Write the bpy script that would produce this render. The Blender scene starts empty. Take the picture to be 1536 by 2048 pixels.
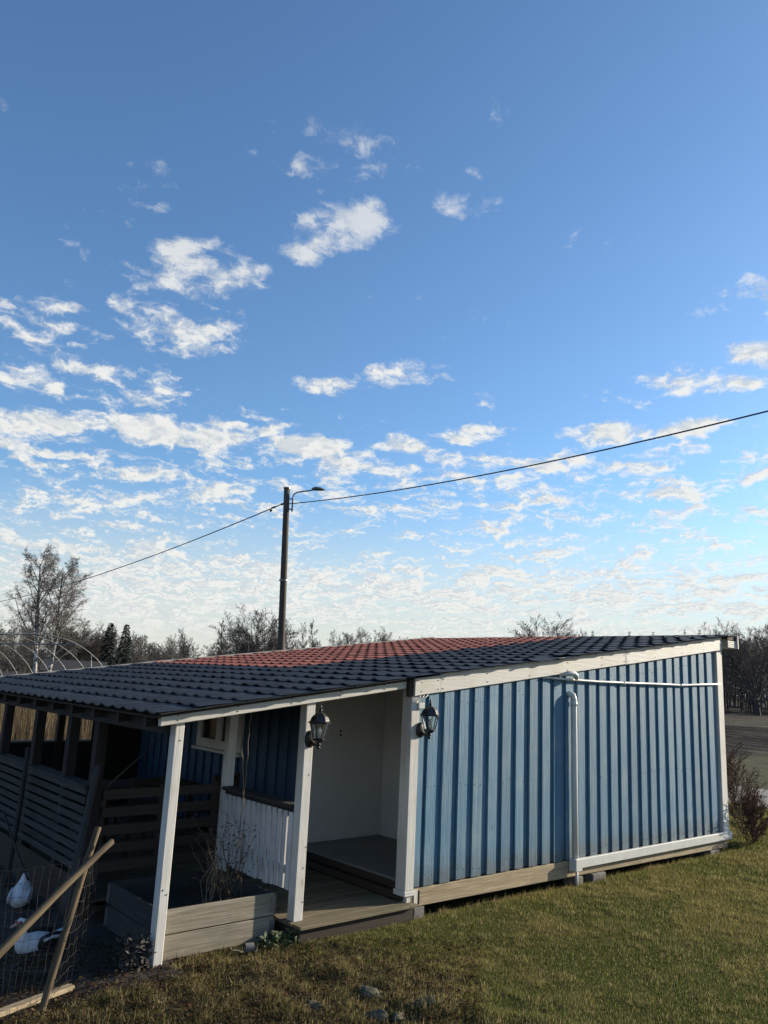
import bpy, math, random
import numpy as np
from mathutils import Vector, Matrix, Quaternion
R = math.radians
random.seed(7); rng = np.random.default_rng(7)
scn = bpy.context.scene
COL = scn.collection

# ------------------------------------------------------------------ camera
EYE = Vector((-6.204, -6.642, 2.175)); YAW, PITCH, ROLL, FPX = R(40.09), R(11.992), R(2.681), 1566.2
_f = Vector((math.sin(YAW)*math.cos(PITCH), math.cos(YAW)*math.cos(PITCH), math.sin(PITCH)))
_r0 = Vector((math.cos(YAW), -math.sin(YAW), 0)); _u0 = _r0.cross(_f)
_r = _r0*math.cos(ROLL)+_u0*math.sin(ROLL); _u = -_r0*math.sin(ROLL)+_u0*math.cos(ROLL)
cd = bpy.data.cameras.new('camera'); cam = bpy.data.objects.new('camera', cd); COL.objects.link(cam)
cd.sensor_fit = 'VERTICAL'; cd.sensor_height = 36.0; cd.lens = FPX/2048*36; cd.clip_end = 6000; cd.clip_start = .05
M = Matrix((( _r.x, _u.x, -_f.x, EYE.x), (_r.y, _u.y, -_f.y, EYE.y), (_r.z, _u.z, -_f.z, EYE.z), (0, 0, 0, 1)))
cam.matrix_world = M; scn.camera = cam
def ray(px, py): return _f + _r*((px-768)/FPX) - _u*((py-1024)/FPX)
def at(px, py, ax, v):
    d = ray(px, py); i = 'xyz'.index(ax); return EYE + d*((v-EYE[i])/d[i])
def far(px, py, dist):                       # point seen at a pixel, at a horizontal distance
    d = ray(px, py); return EYE + d*(dist/math.hypot(d.x, d.y))

# ------------------------------------------------------------------ sun, sky, exposure
SUN_EL, SUN_AZ = R(16.5), R(106.0)           # azimuth clockwise from +Y
TOSUN = Vector((math.sin(SUN_AZ)*math.cos(SUN_EL), math.cos(SUN_AZ)*math.cos(SUN_EL), math.sin(SUN_EL)))
sd = bpy.data.lights.new('sun', 'SUN'); sd.energy = 5.0; sd.angle = R(.53); sd.color = (1, .88, .70)
so = bpy.data.objects.new('sun', sd); COL.objects.link(so); so.rotation_euler = TOSUN.to_track_quat('Z', 'Y').to_euler()
so.location = (20, -8, 12)
vs = scn.view_settings; vs.view_transform = 'Standard'; vs.look = 'None'; vs.exposure = 0.80; vs.gamma = 1
vs.use_curve_mapping = False

class NT:                                     # tiny node-writing helper
    def __init__(s, tree): s.t = tree; tree.nodes.clear()
    def n(s, ty, **kw):
        nd = s.t.nodes.new(ty)
        for k, v in kw.items():
            if k.startswith('i_'):
                key = k[2:]; key = int(key) if key.isdigit() else key.replace('_', ' ')
                s.set(nd.inputs[key], v)
            else: setattr(nd, k, v)
        return nd
    def set(s, inp, v):
        if isinstance(v, bpy.types.NodeSocket): s.t.links.new(v, inp)
        elif isinstance(v, bpy.types.Node): s.t.links.new(v.outputs[0], inp)
        else: inp.default_value = v
    def m(s, op, a, b=0.0, c=0.0, clamp=False):
        nd = s.t.nodes.new('ShaderNodeMath'); nd.operation = op; nd.use_clamp = clamp
        for i, v in enumerate((a, b, c)): s.set(nd.inputs[i], v)
        return nd.outputs[0]
    def v(s, op, a, b=(0, 0, 0), out=0):
        nd = s.t.nodes.new('ShaderNodeVectorMath'); nd.operation = op
        s.set(nd.inputs[0], a)
        if op == 'SCALE': s.set(nd.inputs['Scale'], b)
        else: s.set(nd.inputs[1], b)
        return nd.outputs[1] if op in ('LENGTH', 'DISTANCE', 'DOT_PRODUCT') else nd.outputs[0]
    def mix(s, fac, a, b, blend='MIX'):
        nd = s.t.nodes.new('ShaderNodeMix'); nd.data_type = 'RGBA'; nd.blend_type = blend
        s.set(nd.inputs[0], fac); s.set(nd.inputs[6], a); s.set(nd.inputs[7], b); return nd.outputs[2]
    def ramp(s, fac, stops, interp='LINEAR'):
        nd = s.t.nodes.new('ShaderNodeValToRGB'); cr = nd.color_ramp; cr.interpolation = interp
        while len(cr.elements) > 1: cr.elements.remove(cr.elements[-1])
        for i, (p, c) in enumerate(stops):
            e = cr.elements[0] if i == 0 else cr.elements.new(p)
            e.position = p; e.color = (c, c, c, 1) if isinstance(c, (int, float)) else (*c[:3], 1)
        s.set(nd.inputs[0], fac); return nd.outputs[0]
    def mr(s, v, a, b, c=0.0, d=1.0, smooth=True):
        nd = s.t.nodes.new('ShaderNodeMapRange'); nd.interpolation_type = 'SMOOTHSTEP' if smooth else 'LINEAR'
        for i, x in enumerate((v, a, b, c, d)): s.set(nd.inputs[i], x)
        return nd.outputs[0]
    def noise(s, vec, scale, detail=4, rough=.55, dist=0.0):
        nd = s.t.nodes.new('ShaderNodeTexNoise'); s.set(nd.inputs['Vector'], vec)
        nd.inputs['Scale'].default_value = scale; nd.inputs['Detail'].default_value = detail
        nd.inputs['Roughness'].default_value = rough; nd.inputs['Distortion'].default_value = dist
        return nd.outputs[0]

world = bpy.data.worlds.new('World'); scn.world = world; world.use_nodes = True
def build_sky():
    w = NT(world.node_tree)
    sky = w.n('ShaderNodeTexSky', sky_type='NISHITA', sun_disc=False, sun_elevation=SUN_EL, sun_rotation=SUN_AZ,
              altitude=50.0, air_density=1.0, dust_density=.7, ozone_density=2.0)
    tc = w.n('ShaderNodeTexCoord'); d = w.v('NORMALIZE', tc.outputs['Generated'])
    sep = w.n('ShaderNodeSeparateXYZ', i_0=d); z = w.m('MAXIMUM', sep.outputs[2], 0.0)
    K = 260.0                                  # earth radius over cloud height: a curved sheet of fair-weather cloud
    ks = w.m('MULTIPLY', z, K)
    t = w.m('SUBTRACT', w.m('SQRT', w.m('ADD', w.m('MULTIPLY', ks, ks), 2*K+1)), ks)
    p = w.v('SCALE', d, t); sp = w.n('ShaderNodeSeparateXYZ', i_0=p)
    p = w.n('ShaderNodeCombineXYZ', i_0=sp.outputs[0], i_1=sp.outputs[1]).outputs[0]
    # puffiness: the same cloud seen a little higher or lower
    wob = w.n('ShaderNodeTexNoise', i_Vector=d); wob.inputs['Scale'].default_value = 26; wob.inputs['Detail'].default_value = 5
    wob.inputs['Roughness'].default_value = .6
    wv = w.v('SCALE', w.v('SUBTRACT', wob.outputs['Color'], (.5, .5, .5)), w.m('MULTIPLY', t, w.mr(t, 2.0, 6.0, .05, .10)))
    dist0 = w.v('LENGTH', p)
    far_ = w.m('DIVIDE', 1.0, w.m('ADD', 1.0, w.m('MULTIPLY', dist0, .075)))     # bigger cells of cloud farther out
    pw = w.v('SCALE', w.v('ADD', p, wv), far_)
    # where there is cloud at all: banks placed on the sheet
    K_ = K
    def sheet(px, py):
        dd = ray(px, py).normalized(); s = max(dd.z, 0); tt = math.sqrt((K_*s)**2+2*K_+1)-K_*s
        return (dd.x*tt, dd.y*tt, 0)
    banks = [(595, 475, .13, .43), (715, 460, .12, .46), (400, 555, .20, .40), (490, 525, .10, .32), (440, 495, .07, .34), (235, 395, .15, .27), (690, 245, .14, .27),
             (930, 410, .08, .34), (965, 340, .05, .34), (1200, 478, .11, .40), (1290, 462, .07, .34), (60, 515, .22, .22), (130, 450, .10, .18), (40, 600, .16, .30), (140, 615, .06, .30), (240, 612, .08, .32),
             (160, 670, .22, .34), (340, 665, .24, .34), (420, 622, .18, .28), (60, 690, .26, .32), (110, 745, .28, .30), (280, 755, .26, .32), (250, 795, .16, .30),
             (650, 775, .13, .42), (830, 755, .18, .36), (1430, 610, .11, .42), (1350, 755, .15, .42), (1500, 590, .10, .38), (1410, 775, .15, .40), (1465, 768, .12, .38), (1490, 700, .12, .40), (1510, 640, .08, .34),
             (610, 325, .06, .18), (1230, 790, .12, .24), (1305, 800, .12, .26), (900, 300, .05, .16), (500, 840, .2, .26), (310, 858, .22, .32), (80, 852, .2, .28), (1265, 22, .03, .12), (560, 440, .05, .22), (770, 490, .05, .22), (640, 240, .06, .2), (1060, 300, .04, .1), (300, 540, .07, .26), (520, 575, .06, .2), (1180, 470, .05, .2), (960, 410, .05, .2), (1530, 720, .1, .3), (950, 870, .15, .36), (800, 890, .14, .37), (620, 890, .16, .39), (1180, 870, .18, .36), (1400, 850, .14, .36), (430, 875, .14, .36)]
    cov = None
    for (x, y, r, a) in banks:
        c = sheet(x, y); dist = w.v('DISTANCE', p, c)
        b = w.m('MULTIPLY', w.mr(dist, r*1.45, r*.3), a-.055)
        cov = b if cov is None else w.m('MAXIMUM', cov, b)
    # farther off the sheet closes up towards the horizon
    big = w.noise(p, .33, 2, .5)
    hz = w.m('ADD', w.mr(dist0, 2.6, 3.6, 0, .265), w.mr(dist0, 4.5, 8, 0, .10))
    hz = w.m('MULTIPLY', hz, w.mr(big, .32, .52, .70, 1.1))
    cov = w.m('ADD', cov, hz)
    n1 = w.noise(pw, 4.3, 8, .57); n2 = w.noise(pw, 11.5, 7, .64)
    nn = w.m('ADD', w.m('MULTIPLY', n1, .62), w.m('MULTIPLY', n2, .38))
    dens = w.m('ADD', w.m('SUBTRACT', w.m('MULTIPLY', nn, 1.9), .95+.265), cov)
    alpha = w.mr(dens, -.06, .20)
    # light: thinner towards the sun is brighter
    off = w.v('ADD', pw, tuple(v*.035 for v in (TOSUN.x, TOSUN.y, 0)))
    m1 = w.noise(off, 4.3, 6, .57); m2 = w.noise(off, 11.5, 5, .64)
    mm = w.m('ADD', w.m('MULTIPLY', m1, .62), w.m('MULTIPLY', m2, .38))
    lit = w.mr(w.m('SUBTRACT', nn, mm), -.06, .05, 0.0, 1.0)
    thick = w.mr(dens, .05, .3)
    ccol = w.mix(lit, (3.0, 3.25, 3.45, 1), (4.6, 4.55, 4.3, 1))
    ccol = w.mix(w.m('MULTIPLY', thick, .35), ccol, (3.7, 3.8, 3.8, 1))
    # distance fades cloud into the pale air
    fade = w.mr(dist0, 9.5, 17, 1.0, .15)
    high = w.mr(dist0, 1.1, 2.6, .60, .95)
    al = w.m('MULTIPLY', w.m('MULTIPLY', alpha, fade), high)
    tint = w.mix(1.0, sky.outputs[0], (.64, .83, 1.0, 1), 'MULTIPLY')
    hzf = w.mr(z, .0, .25, .93, 0.0)
    tint = w.mix(hzf, tint, (3.7, 3.75, 3.5, 1))
    col = w.mix(al, tint, ccol)
    bg = w.n('ShaderNodeBackground', i_Color=col, i_Strength=0.118)
    w.n('ShaderNodeOutputWorld', i_Surface=bg)
    world.cycles.sampling_method = 'MANUAL'; world.cycles.sample_map_resolution = 512
build_sky()

# ------------------------------------------------------------------ materials
MATS = {}
def new_mat(name):
    m = bpy.data.materials.new(name); m.use_nodes = True; MATS[name] = m; return m, NT(m.node_tree)
def finish(w, col, rough=.8, bump=None, bstr=.3, bdist=.01, metal=0.0, spec=.5, **kw):
    b = w.n('ShaderNodeBsdfPrincipled'); w.set(b.inputs['Base Color'], col); w.set(b.inputs['Roughness'], rough)
    b.inputs['Metallic'].default_value = metal; b.inputs['Specular IOR Level'].default_value = spec
    for k, v in kw.items(): b.inputs[k.replace('_', ' ')].default_value = v
    if bump is not None:
        bn = w.n('ShaderNodeBump', i_Strength=bstr, i_Distance=bdist); w.set(bn.inputs['Height'], bump)
        w.t.links.new(bn.outputs[0], b.inputs['Normal'])
    w.n('ShaderNodeOutputMaterial', i_Surface=b)
def coords(w, scale=(1, 1, 1), rnd=True):
    tc = w.n('ShaderNodeTexCoord'); v = tc.outputs['Object']
    if rnd:
        oi = w.n('ShaderNodeObjectInfo'); off = w.m('MULTIPLY', oi.outputs['Random'], 91.0)
        v = w.v('ADD', v, w.n('ShaderNodeCombineXYZ', i_0=off, i_1=off, i_2=off).outputs[0])
    return w.v('MULTIPLY', v, scale)
def rand(w): return w.n('ShaderNodeObjectInfo').outputs['Random']
def wood(name, c1, c2, axis, rough=.8, bstr=.35, vary=.18, knots=True, stain=None, stain_amt=.5, spec=.3, cross=38., along=1.6, splash=None):
    m, w = new_mat(name)
    sc = [cross]*3; sc['xyz'.index(axis)] = along
    v = coords(w, tuple(sc)); g = w.noise(v, 1.0, 6, .65, .6)
    fine = w.noise(w.v('MULTIPLY', v, (2.7, 2.7, 2.7)), 1.0, 3, .6)
    f = w.mr(w.m('ADD', w.m('MULTIPLY', g, .7), w.m('MULTIPLY', fine, .3)), .32, .68)
    col = w.mix(f, (*c1, 1), (*c2, 1))
    big = w.noise(coords(w, (1, 1, 1)), 2.3, 4, .6)
    if stain: col = w.mix(w.m('MULTIPLY', w.mr(big, .48, .72), stain_amt), col, (*stain, 1))
    if knots:
        ks = [7.]*3; ks['xyz'.index(axis)] = 1.9
        vo = w.n('ShaderNodeTexVoronoi', i_Vector=coords(w, tuple(ks))); vo.inputs['Scale'].default_value = 1.0
        kn = w.mr(vo.outputs['Distance'], .05, .13, 1., 0.)
        sel = w.m('GREATER_THAN', w.n('ShaderNodeSeparateXYZ', i_0=vo.outputs['Color']).outputs[0], .55)
        col = w.mix(w.m('MULTIPLY', w.m('MULTIPLY', kn, sel), .55), col, tuple(x*.35 for x in c1)+(1,))
    if splash:                                 # mud splashed up from the ground, and chalky fading
        raw = w.n('ShaderNodeTexCoord').outputs['Object']; zz = w.n('ShaderNodeSeparateXYZ', i_0=raw).outputs[2]; sp_ = w.noise(raw, 7., 5, .7)
        col = w.mix(w.m('MULTIPLY', w.mr(w.m('SUBTRACT', zz, w.m('MULTIPLY', sp_, .55)), .08, -.32), .7), col, (*splash, 1))
        fd = w.noise(w.v('MULTIPLY', raw, (1.2, 1, .45)), 1.3, 5, .65); col = w.mix(w.mr(fd, .50, .72, 0, .22), col, (.20, .255, .27, 1))
    br = w.m('ADD', w.m('MULTIPLY', rand(w), 2*vary), 1-vary)
    col = w.mix(1.0, col, w.n('ShaderNodeCombineColor', i_0=br, i_1=br, i_2=br).outputs[0], 'MULTIPLY')
    finish(w, col, rough, f, bstr, .004, spec=spec); return m
for a in 'xyz':
    wood('white_paint_'+a, (.47, .46, .425), (.61, .60, .56), a, .55, .25, .06, True, (.42, .38, .29), .5, spec=.4)
    wood('raw_wood_'+a, (.20, .155, .095), (.36, .29, .19), a, .85, .4, .12, True, (.13, .12, .085), .5)
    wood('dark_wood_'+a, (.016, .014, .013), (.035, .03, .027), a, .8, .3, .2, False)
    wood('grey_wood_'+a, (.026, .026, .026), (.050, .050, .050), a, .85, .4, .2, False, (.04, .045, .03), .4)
    wood('deck_wood_'+a, (.095, .075, .045), (.18, .15, .095), a, .8, .35, .15, True, (.075, .085, .04), .6)
    wood('brown_wood_'+a, (.028, .021, .017), (.05, .038, .03), a, .8, .3, .15, False)
wood('planter_wood', (.15, .13, .095), (.28, .25, .195), 'x', .85, .45, .12, True, (.13, .13, .095), .6)
wood('worn_white', (.46, .46, .46), (.58, .58, .58), 'z', .6, .3, .08, True, (.28, .27, .25), .4)
wood('blue_paint', (.047, .132, .225), (.104, .210, .290), 'z', .6, .55, .13, True, (.15, .235, .275), .6, spec=.35, cross=46., along=1.3, splash=(.075, .082, .08))
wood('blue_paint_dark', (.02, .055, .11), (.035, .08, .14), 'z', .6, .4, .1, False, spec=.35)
wood('pole_wood', (.040, .028, .017), (.115, .085, .050), 'z', .8, .4, .12, True, (.10, .085, .05), .6, cross=30.)
wood('utility_wood', (.05, .042, .036), (.105, .09, .075), 'z', .85, .4, .0, False, (.03, .027, .025), .5, cross=14., along=.5)
def simple(name, c, rough=.7, var=.25, scale=12., metal=0., bump=.0, spec=.5, c2=None, vary=0., **kw):
    m, w = new_mat(name); n = w.noise(coords(w), scale, 5, .6)
    c2 = c2 or tuple(x*(1-var) for x in c)
    col = w.mix(w.mr(n, .3, .7), (*c2, 1), (*c, 1))
    if vary:
        br = w.m('ADD', w.m('MULTIPLY', rand(w), 2*vary), 1-vary)
        col = w.mix(1.0, col, w.n('ShaderNodeCombineColor', i_0=br, i_1=br, i_2=br).outputs[0], 'MULTIPLY')
    finish(w, col, rough, n if bump else None, bump, .01, metal, spec, **kw); return m
simple('black_tile', (.022, .026, .034), .6, .3, 9., bump=.15, vary=.25, c2=(.012, .015, .020), spec=.25)
simple('red_tile', (.36, .115, .075), .75, .3, 7., bump=.2, vary=.2, c2=(.25, .08, .056), spec=.3)
simple('black_metal', (.018, .017, .019), .45, .3, 30., spec=.5)
simple('white_plastic', (.60, .60, .565), .4, .12, 6., spec=.5)
simple('inner_white', (.58, .585, .57), .6, .06, 3.)
simple('inner_floor', (.20, .20, .19), .5, .2, 2.)
simple('steel', (.22, .225, .23), .45, .3, 40., metal=.8)
simple('rope', (.16, .135, .10), .9, .2, 60.)
simple('wire', (.07, .065, .06), .5, .2, 50., metal=.6)
simple('cable_black', (.016, .017, .02), .5)
simple('concrete', (.17, .165, .155), .9, .35, 14., bump=.4)
simple('stone', (.13, .115, .085), .95, .55, 14., bump=.8, c2=(.045, .048, .032), spec=.2)
simple('soil', (.030, .022, .016), .95, .5, 16., bump=.8, c2=(.012, .010, .008))
simple('gravel', (.20, .185, .165), .95, .4, 30., bump=.5, c2=(.11, .10, .09))
simple('bark', (.060, .052, .046), .9, .4, 12.)
simple('twig_grey', (.115, .102, .094), .9, .3, 3.)
simple('twig_brown', (.105, .078, .064), .9, .35, 2.)
simple('twig_red', (.085, .045, .032), .9, .3, 3.)
simple('birch_twig', (.165, .148, .138), .9, .3, 3.)
simple('wood_mass', (.092, .078, .070), .95, .45, .09, c2=(.050, .044, .041))
simple('needles', (.016, .026, .016), .85, .4, 2., c2=(.008, .015, .011))
simple('reed', (.20, .15, .09), .9, .5, 1.2, c2=(.10, .075, .045))
simple('dead_plant', (.13, .095, .055), .9, .4, 25., c2=(.05, .036, .025))
simple('dead_leaf', (.11, .065, .035), .85, .5, 8., c2=(.05, .035, .02))
simple('weed_green', (.055, .085, .03), .8, .4, 9., c2=(.03, .045, .018))
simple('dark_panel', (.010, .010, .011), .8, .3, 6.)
simple('pale_panel', (.30, .29, .27), .8, .2, 6.)
simple('red_house', (.24, .045, .035), .8, .2, 4.)
simple('brown_house', (.07, .052, .045), .8, .2, 4.)
simple('house_roof', (.05, .045, .043), .8, .3, 4.)
simple('feather_white', (.62, .63, .64), .8, .12, 22., bump=.5)
simple('feather_black', (.012, .012, .014), .6, .3, 22.)
simple('duck_red', (.30, .06, .055), .6, .4, 60., bump=.4)
simple('duck_bill', (.45, .26, .20), .5, .2, 40.)
simple('duck_leg', (.32, .17, .05), .6, .2, 40.)
simple('plaster_dark', (.05, .045, .04), .9)
m, w = new_mat('glass'); b = w.n('ShaderNodeBsdfPrincipled'); b.inputs['Base Color'].default_value = (.95, .97, .96, 1)
b.inputs['Roughness'].default_value = .03; b.inputs['Transmission Weight'].default_value = 1.0; b.inputs['IOR'].default_value = 1.15
w.n('ShaderNodeOutputMaterial', i_Surface=b)
m, w = new_mat('window_glass'); finish(w, (.012, .015, .018, 1), .06, spec=.7)
m, w = new_mat('birch_bark')
v = coords(w, (1, 1, 5), False); n = w.noise(v, 1.6, 4, .6); big = w.noise(coords(w, (1, 1, 1), False), .9, 2)
finish(w, w.mix(w.mr(w.m('ADD', n, w.m('MULTIPLY', big, .3)), .62, .76), (.40, .39, .36, 1), (.035, .03, .028, 1)), .8)
# blades, needles, leaf litter: colour carried by each blade
m, w = new_mat('blades'); at_ = w.n('ShaderNodeAttribute', attribute_name='Col')
bd = w.n('ShaderNodeBsdfDiffuse', i_Color=at_.outputs[0]); tr = w.n('ShaderNodeBsdfTranslucent', i_Color=at_.outputs[0])
mx = w.n('ShaderNodeMixShader'); mx.inputs[0].default_value = .4; w.t.links.new(bd.outputs[0], mx.inputs[1]); w.t.links.new(tr.outputs[0], mx.inputs[2])
w.n('ShaderNodeOutputMaterial', i_Surface=mx)
# lawn floor under the blades
m, w = new_mat('lawn'); tc = w.n('ShaderNodeTexCoord'); P_ = tc.outputs['Object']
a = w.noise(P_, .55, 5, .6); b_ = w.noise(P_, 9., 5, .65); c_ = w.noise(P_, 60., 3, .6)
c1 = w.mix(w.mr(a, .38, .62), (.048, .064, .017, 1), (.085, .084, .030, 1))
c1 = w.mix(w.mr(b_, .42, .66), c1, (.028, .021, .012, 1))
sx_ = w.n('ShaderNodeSeparateXYZ', i_0=P_); rg = w.m('MULTIPLY', w.mr(w.m('ADD', sx_.outputs[0], w.m('MULTIPLY', b_, .8)), .1, -1.0), w.mr(sx_.outputs[1], -4., -2.))
c1 = w.mix(w.m('MULTIPLY', rg, .8), c1, (.040, .027, .018, 1))
finish(w, w.mix(w.mr(c_, .3, .7), c1, (.055, .048, .024, 1)), .95, w.m('ADD', b_, w.m('MULTIPLY', c_, .4)), .7, .03, spec=.1)
m, w = new_mat('ploughed'); tc = w.n('ShaderNodeTexCoord'); P_ = tc.outputs['Object']
a = w.noise(w.v('MULTIPLY', P_, (1, .25, 1)), 1.6, 6, .65); b_ = w.noise(P_, .06, 3, .5)
c1 = w.mix(w.mr(a, .35, .65), (.012, .009, .008, 1), (.034, .025, .020, 1))
finish(w, w.mix(w.mr(b_, .35, .65, 0, .5), c1, (.020, .016, .012, 1)), .95, a, .8, .12, spec=.1)

# ------------------------------------------------------------------ mesh helpers
class MB:
    def __init__(s): s.v = []; s.f = []; s.mi = []; s.cur = 0; s.smooth = False
    def add(s, vs, fs):
        o = len(s.v); s.v += [tuple(p) for p in vs]; s.f += [tuple(i+o for i in f) for f in fs]; s.mi += [s.cur]*len(fs)
    def box(s, x0, x1, y0, y1, z0, z1, c=0.0):
        s.pbox([(x0, y0, z0), (x1, y0, z0), (x1, y1, z0), (x0, y1, z0), (x0, y0, z1), (x1, y0, z1), (x1, y1, z1), (x0, y1, z1)], c)
    def pbox(s, P, c=0.0):                    # any hexahedron; c = edge chamfer
        F = [(0, 3, 2, 1), (4, 5, 6, 7), (0, 1, 5, 4), (1, 2, 6, 5), (2, 3, 7, 6), (3, 0, 4, 7)]
        if c <= 0: s.add(P, F); return
        P = [Vector(p) for p in P]; idx = {}; V = []
        nb = {}
        for f in F:
            for k in range(4): nb.setdefault((F.index(f), f[k]), (f[k-1], f[(k+1) % 4]))
        for fi, f in enumerate(F):
            for k in range(4):
                a = f[k]; p = P[a].copy()
                for b in (f[k-1], f[(k+1) % 4]):
                    d = P[b]-P[a]; L = d.length; p += d*(min(c, L*.4)/L if L else 0)
                idx[(fi, a)] = len(V); V.append(p)
        fs = [tuple(idx[(fi, a)] for a in f) for fi, f in enumerate(F)]
        for fi, f in enumerate(F):
            for k in range(4):
                a, b = f[k], f[(k+1) % 4]
                for fj in range(fi+1, 6):
                    if a in F[fj] and b in F[fj]: fs.append((idx[(fi, b)], idx[(fi, a)], idx[(fj, a)], idx[(fj, b)]))
        for a in range(8):
            fc = [fi for fi in range(6) if a in F[fi]]; t = [idx[(fi, a)] for fi in fc]
            n = (V[t[1]]-V[t[0]]).cross(V[t[2]]-V[t[0]])
            cen = sum(P, Vector())/8
            if n.dot(P[a]-cen) < 0: t.reverse()
            fs.append(tuple(t))
        s.add(V, fs)
    def bar(s, a, b, w, h, up=(0, 0, 1), c=0.0):   # box from a to b, w across, h along 'up'
        a, b = Vector(a), Vector(b); d = (b-a).normalized(); up = Vector(up); sd = d.cross(up).normalized(); up = sd.cross(d)
        s.pbox([a-sd*w/2-up*h/2, a+sd*w/2-up*h/2, b+sd*w/2-up*h/2, b-sd*w/2-up*h/2,
                a-sd*w/2+up*h/2, a+sd*w/2+up*h/2, b+sd*w/2+up*h/2, b-sd*w/2+up*h/2], c)
    def tube(s, pts, rad, n=6, cap=True):
        pts = [Vector(p) for p in pts]
        if not hasattr(rad, '__len__'): rad = [rad]*len(pts)
        rings = []; ref = None
        for i, p in enumerate(pts):
            d = (pts[min(i+1, len(pts)-1)]-pts[max(i-1, 0)]).normalized()
            if ref is None: ref = d.orthogonal().normalized()
            ref = (ref-d*ref.dot(d)); ref = ref.normalized() if ref.length > 1e-6 else d.orthogonal().normalized()
            q = d.cross(ref)
            rings.append([p+(ref*math.cos(2*math.pi*k/n)+q*math.sin(2*math.pi*k/n))*rad[i] for k in range(n)])
        V = [v for r in rings for v in r]; F = []
        for i in range(len(pts)-1):
            for k in range(n): F.append((i*n+k, i*n+(k+1) % n, (i+1)*n+(k+1) % n, (i+1)*n+k))
        if cap: F.append(tuple(range(n))[::-1]); F.append(tuple((len(pts)-1)*n+k for k in range(n)))
        s.add(V, F)
    def lathe(s, prof, n=12, cen=(0, 0, 0), rot=0.0, cap=True):
        V = []; F = []
        for r, z in prof:
            for k in range(n):
                a = 2*math.pi*(k+.5)/n+rot; V.append((cen[0]+r*math.cos(a), cen[1]+r*math.sin(a), cen[2]+z))
        for i in range(len(prof)-1):
            for k in range(n): F.append((i*n+k, i*n+(k+1) % n, (i+1)*n+(k+1) % n, (i+1)*n+k))
        if cap: F.append(tuple(range(n))[::-1]); F.append(tuple((len(prof)-1)*n+k for k in range(n)))
        s.add(V, F)
    def loft(s, rings):                        # rings of equal count, closed
        n = len(rings[0]); V = [v for r in rings for v in r]; F = []
        for i in range(len(rings)-1):
            for k in range(n): F.append((i*n+k, i*n+(k+1) % n, (i+1)*n+(k+1) % n, (i+1)*n+k))
        F.append(tuple(range(n))[::-1]); F.append(tuple((len(rings)-1)*n+k for k in range(n)))
        s.add(V, F)
    def mesh(s, name, mats, smooth=False):
        me = bpy.data.meshes.new(name); me.from_pydata(s.v, [], s.f)
        for m in (mats if isinstance(mats, (list, tuple)) else [mats]): me.materials.append(MATS[m])
        if any(s.mi): me.polygons.foreach_set('material_index', s.mi)
        if smooth: me.polygons.foreach_set('use_smooth', [True]*len(me.polygons))
        me.update(); return me
    def build(s, name, mats, parent=None, smooth=False, loc=None):
        o = bpy.data.objects.new(name, s.mesh(name, mats, smooth)); COL.objects.link(o)
        if parent: o.parent = parent
        if loc: o.location = loc
        return o
def tag(o, label=None, cat=None, group=None, kind=None):
    if label: o['label'] = label
    if cat: o['category'] = cat
    if group: o['group'] = group
    if kind: o['kind'] = kind
    return o
def thing(name, label, cat, loc=(0, 0, 0), group=None):
    o = bpy.data.objects.new(name, None); COL.objects.link(o); o.location = loc; o.empty_display_size = .1
    return tag(o, label, cat, group)
def npmesh(name, V, F, mat, col=None, parent=None):    # V (n,3), F (m,3|4) arrays; col per vertex
    me = bpy.data.meshes.new(name); V = np.asarray(V, np.float32); F = np.asarray(F, np.int32); k = F.shape[1]
    me.vertices.add(len(V)); me.vertices.foreach_set('co', V.ravel())
    me.loops.add(F.size); me.loops.foreach_set('vertex_index', F.ravel())
    me.polygons.add(len(F)); me.polygons.foreach_set('loop_start', np.arange(0, F.size, k, dtype=np.int32))
    me.update(calc_edges=True)
    if col is not None:
        ca = me.color_attributes.new('Col', 'FLOAT_COLOR', 'POINT')
        c4 = np.ones((len(V), 4), np.float32); c4[:, :3] = col; ca.data.foreach_set('color', c4.ravel())
    for m in (mat if isinstance(mat, (list, tuple)) else [mat]): me.materials.append(MATS[m])
    me.validate(); o = bpy.data.objects.new(name, me); COL.objects.link(o)
    if parent: o.parent = parent
    return o
# smooth value noise for terrain and patches
_tab = rng.random((64, 64))
def vn(x, y):
    x = np.asarray(x, float); y = np.asarray(y, float)
    xi = np.floor(x).astype(int); yi = np.floor(y).astype(int); fx = x-xi; fy = y-yi
    fx = fx*fx*(3-2*fx); fy = fy*fy*(3-2*fy); g = lambda i, j: _tab[i % 64, j % 64]
    return (g(xi, yi)*(1-fx)+g(xi+1, yi)*fx)*(1-fy)+(g(xi, yi+1)*(1-fx)+g(xi+1, yi+1)*fx)*fy
def fbm(x, y, o=4):
    s = 0; a = .5
    for i in range(o): s = s+a*vn(x*2**i+i*17.3, y*2**i+i*9.1); a *= .5
    return s
def sstep(x, a, b):
    t = np.clip((np.asarray(x, float)-a)/(b-a), 0, 1); return t*t*(3-2*t)
def gz(x, y):                                  # ground height
    x = np.asarray(x, float); y = np.asarray(y, float)
    z = -.30+.05*(fbm(x*.5, y*.5, 3)-.5)
    z = z-.10*sstep(-x, 2.9, 4.6)*sstep(y, -1.0, .6)
    rough = sstep(-x, .2, 1.4)*sstep(-y, -.2, .6)*sstep(y, -4, -2)         # rough corner in front of the porch
    z = z+rough*(.10*(fbm(x*3.1+5, y*3.1, 3)-.42)+.05+.07*(fbm(x*7.3, y*7.3+2, 2)-.4))
    z = z+.05*sstep(x, 5, 9)*sstep(-y, -2, 1)
    under = sstep(x, -1.2, -.6)*sstep(8-x, .3, 1)*sstep(y, -.25, .05)*sstep(8-y, 0, 1)
    z = z-.05*under
    return z
gzf = lambda x, y: float(gz(x, y))

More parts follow.
